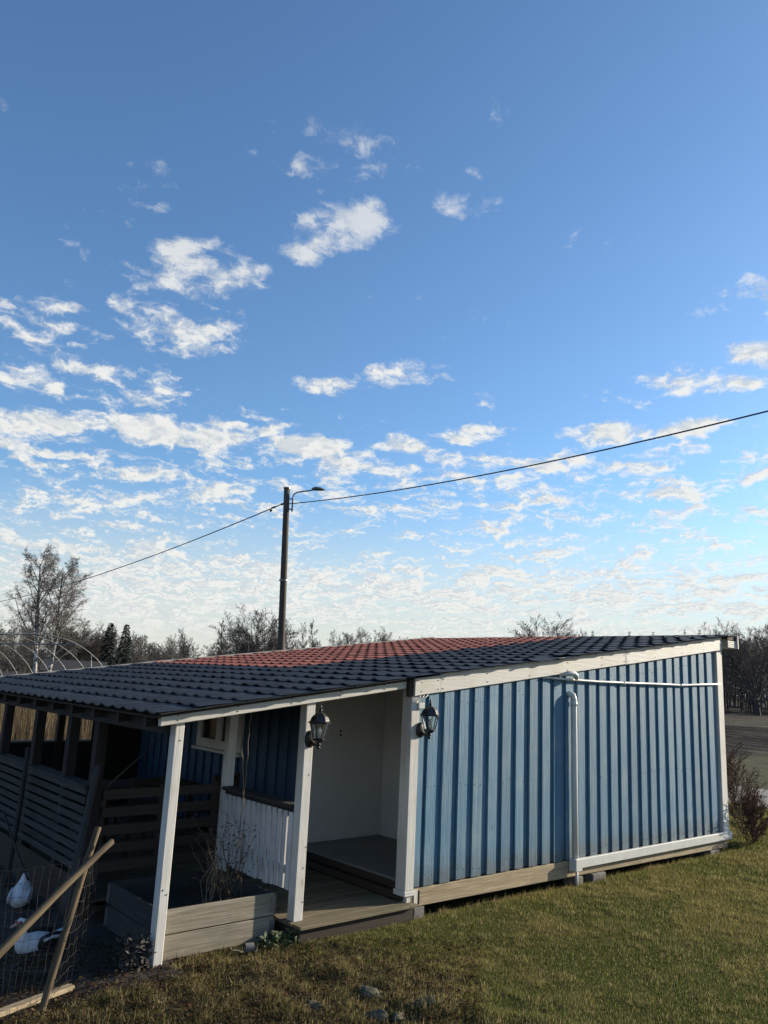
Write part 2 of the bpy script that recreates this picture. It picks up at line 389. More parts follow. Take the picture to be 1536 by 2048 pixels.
# ------------------------------------------------------------------ ground, field, road
def build_ground():
    ax = np.concatenate([-np.geomspace(1500, 12, 26), np.linspace(-11, 14, 201), np.geomspace(15, 2500, 30)])
    ay = np.concatenate([-np.geomspace(1500, 9, 22), np.linspace(-8, 9, 137), np.geomspace(10, 2500, 30)])
    X, Y = np.meshgrid(ax, ay, indexing='ij'); Z = gz(X, Y)
    fall = sstep(np.hypot(X-1, Y), 16, 40); Z = Z*(1-fall)+(-.42)*fall
    nx, ny = X.shape; I = np.arange(nx*ny).reshape(nx, ny)
    F = np.stack([I[:-1, :-1], I[1:, :-1], I[1:, 1:], I[:-1, 1:]], -1).reshape(-1, 4)
    o = npmesh('ground', np.stack([X, Y, Z], -1).reshape(-1, 3), F, 'lawn'); tag(o, kind='structure')
    o.data.polygons.foreach_set('use_smooth', [True]*len(o.data.polygons))
    # ploughed field beyond the shed: furrows with clods
    ax = np.concatenate([np.linspace(17, 60, 160), np.linspace(61, 230, 90)]); ay = np.linspace(-70, 140, 260)
    X, Y = np.meshgrid(ax, ay, indexing='ij')
    fur = .07*np.sin(X*2*math.pi/1.1+.8*vn(X*.2, Y*.07)); clod = .16*(fbm(X*1.7, Y*.9, 3)-.45)
    edge = sstep(X, 17, 18.5)
    Z = -.40+edge*(fur+clod); nx, ny = X.shape; I = np.arange(nx*ny).reshape(nx, ny)
    F = np.stack([I[:-1, :-1], I[1:, :-1], I[1:, 1:], I[:-1, 1:]], -1).reshape(-1, 4)
    tag(npmesh('ploughed_field', np.stack([X, Y, Z], -1).reshape(-1, 3), F, 'ploughed'), kind='structure')
    # gravel track between lawn and field
    ax = np.linspace(12.6, 16.2, 13); ay = np.linspace(-60, 120, 181)
    X, Y = np.meshgrid(ax, ay, indexing='ij'); Z = gz(X, Y); fall = sstep(np.hypot(X-1, Y), 16, 40); Z = Z*(1-fall)-.42*fall+.03
    X = X+.35*(vn(Y*.2, X*0+3)-.5)
    nx, ny = X.shape; I = np.arange(nx*ny).reshape(nx, ny)
    F = np.stack([I[:-1, :-1], I[1:, :-1], I[1:, 1:], I[:-1, 1:]], -1).reshape(-1, 4)
    tag(npmesh('gravel_track', np.stack([X, Y, Z], -1).reshape(-1, 3), F, 'gravel'), kind='structure')
    # bare dark soil of the poultry run and beside the planter
    ax = np.linspace(-7, -2.45, 80); ay = np.linspace(-.9, 5.5, 110)
    X, Y = np.meshgrid(ax, ay, indexing='ij'); e = .4*(fbm(X*1.3, Y*1.3)-.5)
    Z = gz(X, Y)+.012+.05*(fbm(X*5, Y*5, 3)-.5)
    mask = sstep(Y+e*2, -.65, -.2)*sstep(-X+e, 2.45, 2.75)
    Z = Z-.06*(1-mask); nx, ny = X.shape; I = np.arange(nx*ny).reshape(nx, ny)
    F = np.stack([I[:-1, :-1], I[1:, :-1], I[1:, 1:], I[:-1, 1:]], -1).reshape(-1, 4)
    o = tag(npmesh('run_soil', np.stack([X, Y, Z], -1).reshape(-1, 3), F, 'soil'), kind='structure')
build_ground()

# ------------------------------------------------------------------ the shed
H1, S, S2, ZR, BEAM = 2.0, .130, .139, 2.237, 2.101
L, XR, XE, YN, YF = 7.05, 7.474, -3.19, -.18, 7.43
def rz(x): return ZR+(S if x > 0 else S2)*x
shed = thing('shed', 'blue boarded shed with white trim and black and red tiled lean-to roof', 'shed')
def sub(name, mats, fn, parent=shed, smooth=False):
    m = MB(); fn(m); return m.build(name, mats, parent, smooth)
# gable wall: proud boards over recessed boards
gable = MB(); gable.pbox([(-.06, .05, -.02), (L, .05, -.02), (L, .11, -.02), (-.06, .11, -.02), (-.06, .05, H1+.14), (L, .05, H1+.14+S*L), (L, .11, H1+.14+S*L), (-.06, .11, H1+.14)])
gable = gable.build('gable_wall', 'blue_paint_dark', shed)
PITCHB = .2556
rb = random.Random(3)
for i in range(26):
    x = .24+PITCHB*i; wd = .160+rb.uniform(-.007, .007); x += rb.uniform(-.006, .006)
    z0 = -.012+rb.uniform(-.006, .004); t = .030+rb.uniform(-.003, .003)
    m = MB(); zt = lambda q: H1+.12+S*q
    a, b = x-wd/2, x+wd/2
    m.pbox([(a, -t, z0), (b, -t, z0), (b, 0, z0), (a, 0, z0), (a, -t, zt(a)), (b, -t, zt(b)), (b, 0, zt(b)), (a, 0, zt(a))], .004)
    m.build('board', 'blue_paint', gable)
for i in range(28):                            # recessed boards
    x = .112+PITCHB*i; a, b = x-.095, x+.095; a = max(a, -.05); b = min(b, L-.001)
    m = MB(); z0 = -.004; zt = lambda q: H1+.11+S*q
    m.pbox([(a, .001, z0), (b, .001, z0), (b, .049, z0), (a, .049, z0), (a, .001, zt(a)), (b, .001, zt(b)), (b, .049, zt(b)), (a, .049, zt(a))])
    m.build('board', 'blue_paint', gable)
# corner boards
sub('corner_board', 'white_paint_z', lambda m: m.box(-.105, .022, -.034, .125, -.03, H1+.08, .005))
sub('corner_board', 'white_paint_z', lambda m: m.box(.024, .115, -.022, .0, -.012, H1+.10, .004)).data.materials[0] = MATS['blue_paint']
sub('corner_base', 'white_paint_x', lambda m: m.box(-.118, .03, -.046, .14, -.085, -.032, .004))
sub('corner_board', 'white_paint_z', lambda m: m.pbox([(6.90, -.034, -.03), (7.085, -.034, -.03), (7.085, .12, -.03), (6.90, .12, -.03), (6.90, -.034, H1+S*6.9+.05), (7.085, -.034, H1+S*7.08+.05), (7.085, .12, H1+S*7.08+.05), (6.90, .12, H1+S*6.9+.05)], .005))
# fascia boards under the verge
def fascia(x0, x1, y0, y1, zb, zt, s, mat='white_paint_x', name='fascia_board'):
    return sub(name, mat, lambda m: m.pbox([(x0, y0, zb+s*x0), (x1, y0, zb+s*x1), (x1, y1, zb+s*x1), (x0, y1, zb+s*x0),
                                            (x0, y0, zt+s*x0), (x1, y0, zt+s*x1), (x1, y1, zt+s*x1), (x0, y1, zt+s*x0)], .005))
fascia(-.10, .300, -.074, -.036, H1+.012, H1+.205, S)
fascia(.302, 4.10, -.068, -.036, H1+.008, H1+.222, S)
fascia(4.106, 7.02, -.070, -.036, H1+.002, H1+.222, S)
fascia(-.17, -.102, -.052, -.002, H1+.01, H1+.20, S, 'brown_wood_z', 'fascia_block')
# gable sill beam, white duct along the foot, footing blocks
sub('sill_beam', 'raw_wood_x', lambda m: m.pbox([(-.02, -.026, -.205), (7.02, -.026, -.255), (7.02, .10, -.255), (-.02, .10, -.205), (-.02, -.026, -.022), (7.02, -.026, -.022), (7.02, .10, -.022), (-.02, .10, -.022)], .006))
sub('sill_end', 'white_paint_z', lambda m: m.box(-.075, -.021, -.03, .10, -.215, -.088, .004))
sub('sill_end', 'white_paint_z', lambda m: m.box(.03, .085, -.034, -.0265, -.20, -.03, .002))
sub('strap', 'black_metal', lambda m: m.box(.098, .112, -.036, -.0265, -.185, -.045))
sub('foot_duct', 'white_plastic', lambda m: m.pbox([(2.90, -.085, -.125), (7.08, -.085, -.125), (7.08, -.032, -.125), (2.90, -.032, -.125), (2.90, -.085, -.008), (7.08, -.085, -.008), (7.08, -.032, -.008), (2.90, -.032, -.008)], .006))
for (x, y, w_, h_) in ((.12, .0, .16, .16), (2.98, -.02, .14, .12), (3.40, -.03, .3, .12), (6.6, 0, .3, .1)):
    sub('footing_block', 'concrete', lambda m: m.box(x-w_/2, x+w_/2, y-.03, y+.2, -.45, -.2-.0072*x-.012, .01))
sub('downpipe', 'white_plastic', lambda m: m.tube([(2.75, -.02, 2.07), (2.775, -.045, 2.085), (2.80, -.075, 2.07), (2.81, -.085, 2.02), (2.815, -.085, 1.0), (2.825, -.085, -.11)], .042, 12), smooth=True)
sub('downpipe_collar', 'white_plastic', lambda m: m.tube([(2.81, -.085, 1.99), (2.81, -.085, 1.93)], .047, 12), smooth=True)
sub('downpipe_shoe', 'white_plastic', lambda m: m.box(2.755, 2.895, -.15, -.032, -.14, .015, .008))
sub('drain_pipe', 'white_plastic', lambda m: m.tube([(2.86, -.08, -.13), (2.865, -.08, -.36)], .018, 8), smooth=True)
sub('conduit', 'white_plastic', lambda m: m.tube([(2.235, -.062, 2.285), (2.6, -.066, 2.278), (3.4, -.062, 2.27), (4.2, -.06, 2.275), (5.0, -.062, 2.285), (5.6, -.058, 2.288), (5.8, -.06, 2.295), (6.95, -.055, 2.345)], [.014, .016, .017, .019, .018, .017, .015, .014], 8), smooth=True)
for x, z in ((4.05, 2.272), (5.65, 2.29)):
    sub('conduit_clip', 'white_plastic', lambda m: m.box(x-.012, x+.012, -.082, -.031, z-.022, z+.024, .003))
sub('pipe_elbow', 'white_plastic', lambda m: m.tube([(2.52, -.07, 2.325), (2.66, -.10, 2.355), (2.76, -.12, 2.36), (2.82, -.12, 2.33), (2.84, -.115, 2.285)], [.018, .034, .040, .036, .028], 8), smooth=True)
# roof: boarding, rafters, tiles
def slab(m, x0, x1, y0, y1, off, th):
    for a, b in ((x0, min(x1, 0)), (max(x0, 0.0005), x1)):
        if b-a < .01: continue
        m.pbox([(a, y0, rz(a)+off-th), (b, y0, rz(b)+off-th), (b, y1, rz(b)+off-th), (a, y1, rz(a)+off-th), (a, y0, rz(a)+off), (b, y0, rz(b)+off), (b, y1, rz(b)+off), (a, y1, rz(a)+off)])
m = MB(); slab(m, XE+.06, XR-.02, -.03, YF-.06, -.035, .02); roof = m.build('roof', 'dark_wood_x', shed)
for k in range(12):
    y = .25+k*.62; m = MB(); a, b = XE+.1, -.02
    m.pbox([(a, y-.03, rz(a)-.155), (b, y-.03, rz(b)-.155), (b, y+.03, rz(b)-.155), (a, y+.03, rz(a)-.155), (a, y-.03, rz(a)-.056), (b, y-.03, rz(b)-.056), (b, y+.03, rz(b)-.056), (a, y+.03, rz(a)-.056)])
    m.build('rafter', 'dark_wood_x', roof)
m = MB(); 
for a, b, hv in ((XE+.05, -.001, .028), (.001, XR-.06, .034)):
    m.pbox([(a, YF-.055, rz(a)-.13), (b, YF-.055, rz(b)-.13), (b, YF-.02, rz(b)-.13), (a, YF-.02, rz(a)-.13), (a, YF-.055, rz(a)+hv), (b, YF-.055, rz(b)+hv), (b, YF-.02, rz(b)+hv), (a, YF-.02, rz(a)+hv)])
m.build('verge_board', 'pale_panel', roof)
m = MB(); m.box(XR-.03, XR+.005, YN+.03, YF-.06, rz(XR)-.25, rz(XR)-.03, .003); m.build('high_fascia', 'white_paint_y', roof)
m = MB(); m.box(L+.09, XR-.032, YN+.06, YN+.09, rz(XR)-.115, rz(XR)-.05, .003); m.build('soffit_end', 'brown_wood_x', roof)
for k in range(4): m = MB(); m.box(L+.09, XR-.034, YN+.055, YN+.08, rz(XR)-.125-.03*k-.026, rz(XR)-.125-.03*k, .003); m.build('soffit_board', 'white_paint_x', roof)
ROWS, COLS_ = 25, 30
rowx = [XE+.4265*k for k in range(ROWS)]; tw = (YF-YN)/COLS_; tl = .4265
prof = [(0, .0), (.12, -.003), (.34, -.004), (.52, .0), (.60, .0065), (.74, .0105), (.88, .0065), (1.0, .0), (1.06, -.003)]
def tile_mesh(name, mat):
    V = []; F = []; n = len(prof)
    for j, (x, rise, rs, drop) in enumerate(((tl+.07, -.008, .30, 0), (.0, .010, 1.6, 0), (-.002, .010, 1.6, -.012), (.03, .008, 1.5, -.020))):
        for (u, h) in prof: V.append((x, u*tw, rise+h*(rs if h > 0 else 1)+drop))
    for j in range(3):
        for k in range(n-1): F.append((j*n+k, (j+1)*n+k, (j+1)*n+k+1, j*n+k+1)[::-1])
    me = bpy.data.meshes.new(name); me.from_pydata(V, [], F); me.materials.append(MATS[mat]); me.update(); return me
tmb, tmr = tile_mesh('black_tile', 'black_tile'), tile_mesh('red_tile', 'red_tile')
rt = random.Random(11); allt = []
for r in range(ROWS):
    for c in range(COLS_):
        x = rowx[r]; y = YN+c*tw; red = x > -.05 and y > 2.62
        sl = S if x >= -.2 else S2
        q = Matrix.Translation((x, y+rt.uniform(-.004, .004), rz(x)+rt.uniform(-.002, .003))) @ Matrix.Rotation(-math.atan(sl)+rt.uniform(-.006, .006), 4, 'Y') @ Matrix.Rotation(rt.uniform(-.012, .012), 4, 'Z')
        if c == 0 and r in (12, 13): q = Matrix.Translation((x, y-.015, rz(x)-.012)) @ Matrix.Rotation(-math.atan(sl), 4, 'Y') @ Matrix.Rotation(.10 if r == 12 else -.05, 4, 'X') @ Matrix.Rotation(.04, 4, 'Z')
        cen = Vector((x+.2, y+.12, rz(x))); d = cen-EYE; nrm = Vector((-sl, 0, 1)).normalized()
        allt.append((abs(d.normalized().dot(nrm))/d.length_squared, q, red))
allt.sort(key=lambda t: -t[0])
for sc_, q, red in allt[:300]:
    o = bpy.data.objects.new('tile', tmr if red else tmb); COL.objects.link(o); o.parent = roof; o.matrix_local = q
rest = MB()
base = [v.co.copy() for v in tmb.vertices]; bf = [tuple(p.vertices) for p in tmb.polygons]
for sc_, q, red in allt[300:]:
    rest.cur = 1 if red else 0; rest.add([q @ v for v in base], bf)
tag(rest.build('tile_field', ['black_tile', 'red_tile'], roof), kind='stuff')
# walls and room behind the porch
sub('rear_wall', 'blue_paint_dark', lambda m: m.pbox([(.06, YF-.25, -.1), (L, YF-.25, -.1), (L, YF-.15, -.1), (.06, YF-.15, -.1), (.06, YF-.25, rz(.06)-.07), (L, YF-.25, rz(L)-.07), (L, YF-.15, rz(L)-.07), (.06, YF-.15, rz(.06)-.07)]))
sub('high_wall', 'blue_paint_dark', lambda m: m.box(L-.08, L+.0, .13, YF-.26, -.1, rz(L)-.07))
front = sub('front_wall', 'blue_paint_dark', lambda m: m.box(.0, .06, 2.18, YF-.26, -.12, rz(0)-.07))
for k in range(20):
    y = 2.30+k*.255
    if y > 7.0: break
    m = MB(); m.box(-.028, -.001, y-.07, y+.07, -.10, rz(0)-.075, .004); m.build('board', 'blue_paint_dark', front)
sub('doorway_jamb', 'white_paint_z', lambda m: m.box(-.03, .10, 2.135, 2.178, -.02, rz(0)-.08, .004))
room = sub('room', 'inner_white', lambda m: m.box(.0, 1.45, 2.14, 2.17, .03, 2.134))
sub('inner_wall', 'inner_white', lambda m: m.box(1.376, 1.42, .14, 2.135, .03, 2.134), room)
sub('inner_wall', 'inner_white', lambda m: m.box(.03, 1.375, .115, .135, .03, 2.134), room)
sub('ceiling', 'inner_white', lambda m: m.box(.0, 1.45, .136, 2.139, 2.135, 2.16), room)
sub('floor', 'inner_floor', lambda m: m.box(-.045, 1.375, .136, 2.139, .02, .05, .004), room)
sub('skirting', 'inner_white', lambda m: m.box(.01, 1.37, 2.128, 2.1395, .052, .09, .002), room)
sub('threshold', 'brown_wood_y', lambda m: m.box(-.04, .0, .145, 2.139, -.06, .018, .004), room)
sub('step_board', 'brown_wood_y', lambda m: m.box(-.10, -.045, .02, 2.139, -.142, -.065, .004), room)
out = sub('socket', 'white_plastic', lambda m: m.box(.55, .63, 2.128, 2.139, 1.36, 1.48, .003), room)
for dz in (-.025, .025): sub('socket_hole', 'black_metal', lambda m: m.lathe([(.016, 0), (.016, .003)], 10, (0, 0, 0)), room).matrix_local = Matrix.Translation((.59, 2.1278, 1.42+dz)) @ Matrix.Rotation(R(90), 4, 'X')
# window in the front wall
win = sub('window', 'window_glass', lambda m: m.box(-.036, -.03, 3.72, 4.86, 1.12, 1.98))
for y0, y1 in ((3.62, 3.75), (4.22, 4.36), (4.83, 4.96)):
    sub('frame', 'white_paint_z', lambda m: m.box(-.075, -.029, y0, y1, 1.02, 2.0, .005), win)
sub('frame', 'white_paint_y', lambda m: m.box(-.074, -.029, 3.752, 4.218, 1.02, 1.15, .005), win)
sub('frame', 'white_paint_y', lambda m: m.box(-.074, -.029, 4.362, 4.828, 1.02, 1.15, .005), win)
sub('sill', 'white_paint_y', lambda m: m.box(-.13, -.029, 3.56, 5.0, .975, 1.018, .005), win)
# porch: beam, posts, eave beam
def sbar(x0, x1, y0, y1, zb, zt, mat, name, ch=.006):
    return sub(name, mat, lambda m: m.pbox([(x0, y0, zb(x0)), (x1, y0, zb(x1)), (x1, y1, zb(x1)), (x0, y1, zb(x0)), (x0, y0, zt(x0)), (x1, y0, zt(x1)), (x1, y1, zt(x1)), (x0, y1, zt(x0))], ch))
sbar(-3.06, -.172, -.012, .04, lambda x: BEAM+S2*x, lambda x: BEAM+S2*x+.112, 'white_paint_x', 'porch_beam')
def post(x0, x1, y0, y1, z0, zt, mat='white_paint_z', name='post'): return sub(name, mat, lambda m: m.box(x0, x1, y0, y1, z0, zt, .007))
post(-2.885, -2.795, .0, .105, gzf(-2.84, .05)-.05, BEAM-S2*2.84+.03).location = (0, .045, 0)
post(-1.472, -1.362, .005, .12, -.18, BEAM-S2*1.41+.05).location = (0, .04, 0)
post(-1.46, -1.35, 1.56, 1.66, -.14, rz(-1.4)-.12, 'white_paint_z')
sub('eave_beam', 'grey_wood_y', lambda m: m.box(-2.96, -2.84, .15, YF-.12, 1.60, 1.72, .006))
for y in (1.70, 2.50, 3.66, 4.98, 6.2, 7.25):
    post(-2.955, -2.845, y-.06, y+.06, -.40, 1.60, 'dark_wood_z')
post(-1.46, -1.35, 7.2, 7.31, -.14, rz(-1.4)-.12, 'dark_wood_z')
# deck planks along X
deck = sub('deck', 'brown_wood_x', lambda m: m.box(-1.50, -.02, -.085, -.045, -.315, -.178, .005))
k = 0; y = -.135
while y < 7.0:
    m = MB(); e = rb.uniform(-.01, .01); x0 = -1.52 if y < 1.6 else -2.83
    m.box(x0+e, -.105, y, y+.135, -.176, -.146+rb.uniform(-.002, .002), .004); m.build('plank', 'deck_wood_x', deck); y += .142
m = MB(); m.box(-.105, .0, -.135, .018, -.176, -.146, .004); m.build('plank', 'deck_wood_x', deck)
m = MB(); m.box(-1.50, -1.46, -.04, 1.6, -.315, -.178); m.build('joist', 'brown_wood_y', deck)
m = MB(); m.box(-2.83, -1.5, 1.57, 1.605, -.4, -.178); m.build('joist', 'brown_wood_x', deck)
# white picket railing on the porch side
rail = sub('railing', 'grey_wood_y', lambda m: m.box(-1.50, -1.335, .165, 1.555, .868, .904, .006))
n = 14
for i in range(n):
    y = .20+i*(1.5-.18)/(n-1); m = MB(); m.box(-1.475, -1.452, y-.034, y+.034, .10+rb.uniform(-.012, .012), .83, .003); m.build('picket', 'worn_white', rail)
m = MB(); m.box(-1.451, -1.41, .165, 1.555, .79, .866, .004); m.build('rail_bar', 'dark_wood_y', rail)
m = MB(); m.box(-1.451, -1.41, .165, 1.555, .26, .33, .004); m.build('rail_bar', 'white_paint_y', rail)
# slatted side railings
sr = thing('slat_fence', 'grey horizontal slat fence under the low eave at left', 'fence', (-2.9, 1.7, -.3))
o_ = Vector((-2.9, 1.7, -.3))
def subat(name, mats, fn, parent, org=None):
    m = MB(); fn(m); o = m.build(name, mats, parent); 
    return o
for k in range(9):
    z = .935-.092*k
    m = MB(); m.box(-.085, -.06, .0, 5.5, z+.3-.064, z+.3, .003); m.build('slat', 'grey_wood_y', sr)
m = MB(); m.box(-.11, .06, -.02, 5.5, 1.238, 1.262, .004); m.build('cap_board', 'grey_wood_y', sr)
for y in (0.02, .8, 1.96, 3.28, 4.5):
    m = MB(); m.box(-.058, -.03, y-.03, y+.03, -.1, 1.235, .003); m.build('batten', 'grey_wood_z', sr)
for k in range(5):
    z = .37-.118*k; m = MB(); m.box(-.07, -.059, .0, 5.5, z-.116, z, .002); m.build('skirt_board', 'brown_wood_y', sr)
sr2 = thing('slat_railing', 'brown slat railing behind the planter in the dark porch', 'railing', (-2.2, 1.66, -.14))
for k in range(5):
    z = .92-.175*k; m = MB(); m.box(-.62, .73, -.02, .012, z+.14-.10, z+.14, .004); m.build('slat', 'brown_wood_x', sr2)
for x in (-.6, .05, .7):
    m = MB(); m.box(x-.03, x+.03, .0125, .05, .0, 1.08, .003); m.build('batten', 'brown_wood_z', sr2)
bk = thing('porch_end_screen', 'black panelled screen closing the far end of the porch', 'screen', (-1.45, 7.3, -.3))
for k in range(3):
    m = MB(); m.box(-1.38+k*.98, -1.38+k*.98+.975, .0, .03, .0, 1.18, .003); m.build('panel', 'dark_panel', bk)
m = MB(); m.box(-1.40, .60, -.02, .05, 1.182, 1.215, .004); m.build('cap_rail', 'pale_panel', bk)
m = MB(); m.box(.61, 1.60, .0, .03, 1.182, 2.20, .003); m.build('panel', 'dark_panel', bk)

def nails(parent, pts):
    m = MB()
    for (x, y, z) in pts:
        h_ = .0035 if y == -.0305 else .005
        m.pbox([(x-h_, y-.003, z-h_), (x+h_, y-.003, z-h_), (x+h_, y+.002, z-h_), (x-h_, y+.002, z-h_), (x-h_, y-.003, z+h_), (x+h_, y-.003, z+h_), (x+h_, y+.002, z+h_), (x-h_, y+.002, z+h_)])
    o = m.build('nail_heads', 'brown_wood_x', parent); o['kind'] = 'stuff'
NL = []
for x in (.0, .26, .34, 1.1, 1.9, 2.7, 3.5, 4.06, 4.16, 4.9, 5.7, 6.4): NL += [(x, -.0705 if x > .3 else -.0745, H1+.05+S*x), (x, -.0705 if x > .3 else -.0745, H1+.15+S*x)]
for x in (-2.9, -2.3, -1.7, -1.1, -.5): NL += [(x, -.0125, BEAM+S2*x+.03), (x, -.0125, BEAM+S2*x+.075)]
for z in (.02, .33, .52, 1.2): NL += [(-1.39+.025*math.sin(29*z), .0445, z)]
NL += [(-2.82, .0445, .27), (-2.855, .0445, .31), (-2.83, .0445, 1.55)]
for i in range(26):
    for z in (.10, 1.02, 1.85+S*(.24+PITCHB*i)): NL += [(.24+PITCHB*i-.05, -.0305, z+.03*math.sin(i*3.3)), (.24+PITCHB*i+.05, -.0305, z+.03*math.sin(i*1.7))]
nails(shed, NL)

# ------------------------------------------------------------------ wall lanterns
def lantern(label, loc):
    t = thing('wall_lantern', label, 'lantern', loc, 'black coach lanterns of the shed')   # origin: wall plate centre, faces -Y
    m = MB(); rings = []
    for (s_, y) in ((1, 0), (1, -.012), (.82, -.03), (.5, -.04)):
        rings.append([(.062*s_*math.cos(a), y, .085*s_*math.sin(a)) for a in np.linspace(0, 2*math.pi, 20, endpoint=False)])
    m.loft(rings); m.build('wall_plate', 'black_metal', t, True)
    c = (0, -.155, .03)
    m = MB(); m.tube([(0, -.03, -.02), (0, -.08, -.05), (0, -.13, -.05), (0, -.155, -.025)], [.016, .014, .013, .018], 8); m.build('arm', 'black_metal', t, True)
    m = MB(); m.lathe([(.012, -.115), (.02, -.10), (.010, -.085), (.024, -.07), (.014, -.055), (.045, -.04), (.062, -.028), (.066, -.02), (.058, -.012)], 6, c); m.build('base', 'black_metal', t)
    m = MB(); m.lathe([(.115, .135), (.118, .145), (.098, .155), (.092, .175), (.078, .20), (.05, .225), (.022, .24), (.012, .25), (.02, .26), (.018, .268), (.006, .278), (.014, .29), (.004, .31), (.0, .33)], 6, c); m.build('lantern_roof', 'black_metal', t)
    for k in range(6):
        a = 2*math.pi*(k+.5)/6; b_ = 2*math.pi*(k+1.5)/6
        p = lambda r, z, q: Vector((c[0]+r*math.cos(q), c[1]+r*math.sin(q), c[2]+z))
        m = MB(); m.tube([p(.060, -.012, a), p(.096, .135, a)], .0055, 5); m.build('bar', 'black_metal', t)
        m = MB(); q0, q1, q2, q3 = p(.058, -.008, a), p(.058, -.008, b_), p(.093, .133, b_), p(.093, .133, a)
        n_ = (q1-q0).cross(q3-q0).normalized()*.0015
        m.pbox([q0-n_, q1-n_, q1+n_, q0+n_, q3-n_, q2-n_, q2+n_, q3+n_]); m.build('pane', 'glass', t)
    m = MB(); m.lathe([(.012, -.012), (.014, .02), (.02, .04), (.028, .065), (.02, .09), (.0, .10)], 10, c); m.build('bulb', 'white_plastic', t, True)
    return t
lantern('black lantern on the white porch post beside the doorway', (-1.415, .042, 1.545))
lantern('black lantern on the shed corner where blue boards begin', (.03, -.036, 1.63))
m = MB(); m.box(-.02, .075, -.06, -.036, 1.86, 1.93, .006); jb = m.build('junction_box', 'white_plastic')
tag(jb, 'small white junction box above the lantern on the shed corner', 'junction box')
for k, dx in enumerate((-.005, .02, .045)):
    m = MB(); m.tube([(dx, -.052, 1.925), (dx-.012, -.062, 1.96), (dx-.005+.02*k, -.06, 1.99), (dx+.03+.03*k, -.045, 2.02)], .005, 6); m.build('cable', 'white_plastic', jb, True)

# ------------------------------------------------------------------ planter
PX0, PX1, PY0, PY1 = -2.80, -1.625, .155, 1.30
planter = thing('raised_planter', 'weathered timber planter box of two stacked frames beside the porch', 'planter', (PX0, PY0, -.342))
lx, ly = PX1-PX0, PY1-PY0
for k in range(2):
    z0, z1 = .045+k*.208, .045+k*.208+.2
    m = MB(); m.box(0, lx, 0, .028, z0, z1, .005); m.build('plank', 'planter_wood', planter)
    m = MB(); m.box(0, lx, ly-.028, ly, z0, z1, .005); m.build('plank', 'grey_wood_x', planter)
    m = MB(); m.box(0.001, .027, .03, ly-.03, z0+.001, z1-.001, .005); m.build('plank', 'grey_wood_y', planter)
    m = MB(); m.box(lx-.027, lx-.001, .03, ly-.03, z0+.001, z1-.001, .005); m.build('plank', 'grey_wood_y', planter)
    for (hx, hy) in ((-.003, -.003), (lx+.003, -.003), (-.003, ly+.003)):
        m = MB(); sx = 1 if hx < 0 else -1; sy = 1 if hy < 0 else -1
        m.tube([(hx, hy, z0+.01), (hx, hy, z1-.01)], .008, 6)
        m.box(min(hx, hx+sx*.045), max(hx, hx+sx*.045), hy-.0015, hy+.0015, z0+.03, z1-.03); m.box(hx-.0015, hx+.0015, min(hy, hy+sy*.045), max(hy, hy+sy*.045), z0+.03, z1-.03)
        m.build('hinge', 'steel', planter)
ps = 12; V = []; F = []
for i in range(ps):
    for j in range(ps): V.append((.03+(lx-.06)*i/(ps-1), .03+(ly-.06)*j/(ps-1), .27+.05*float(fbm(i*.9+3, j*.9, 2))))
for i in range(ps-1):
    for j in range(ps-1): F.append((i*ps+j, (i+1)*ps+j, (i+1)*ps+j+1, i*ps+j+1))
npmesh('soil', V, F, 'soil', parent=planter)

# ------------------------------------------------------------------ branching plants
class Tree:
    """collects branches as thin tubes; arrays of verts and quads"""
    def __init__(s, seed): s.r = random.Random(seed); s.V = []; s.F = []; s.trunkV = []; s.trunkF = []
    def tube(s, pts, rads, n, trunk=False):
        V, F = (s.trunkV, s.trunkF) if trunk else (s.V, s.F)
        o = len(V); ref = None; k = len(pts)
        for i in range(k):
            d = (pts[min(i+1, k-1)]-pts[max(i-1, 0)]).normalized()
            if ref is None: ref = d.orthogonal().normalized()
            ref = ref-d*ref.dot(d); ref = ref.normalized() if ref.length > 1e-5 else d.orthogonal().normalized()
            q = d.cross(ref)
            for j in range(n):
                a = 6.28318*j/n; V.append(pts[i]+(ref*math.cos(a)+q*math.sin(a))*rads[i])
        for i in range(k-1):
            for j in range(n): F.append((o+i*n+j, o+i*n+(j+1) % n, o+(i+1)*n+(j+1) % n, o+(i+1)*n+j))
    def branch(s, p, d, length, rad, level, P):
        r = s.r; nseg = max(1, int(P['seg'][level])); pts = [p.copy()]; dirs = [d.copy()]
        step = length/nseg; cur = d.normalized()
        for i in range(nseg):
            j = P['jit'][level]
            cur = (cur+Vector((r.gauss(0, j), r.gauss(0, j), r.gauss(0, j)))+Vector((0, 0, P['up'][level]*(i+1)/nseg))).normalized()
            pts.append(pts[-1]+cur*step); dirs.append(cur.copy())
        tip = P['tip'][level]
        rads = [max(rad*(1-(1-tip)*i/nseg), P['rmin']) for i in range(nseg+1)]
        s.tube(pts, rads, P['n'][level], level <= P.get('trunk_levels', 0))
        if level+1 >= len(P['num']): return
        nch = P['num'][level+1]
        if level > 0: nch = max(1, int(nch*(.6+.8*r.random())))
        for c in range(nch):
            t = P['start'][level]+(1-P['start'][level])*((c+r.random())/nch)
            f = t*nseg; i = min(int(f), nseg-1); q = pts[i].lerp(pts[i+1], f-i); dd = dirs[i+1]
            ang = R(P['ang'][level+1]*(1+r.uniform(-.3, .3))); az = r.uniform(0, 6.283) if level else c*2.4+r.uniform(-.4, .4)
            ax = dd.orthogonal().normalized(); ax.rotate(Quaternion(dd, az)); nd = dd.copy(); nd.rotate(Quaternion(ax, ang))
            shape = P['shape'](t) if level == 0 else 1-.55*t
            ln = length*P['len'][level+1]*shape*r.uniform(*P.get('var', (.75, 1.2)))
            s.branch(q, nd, ln, max(rads[i]*P['rr'][level+1], P['rmin']), level+1, P)
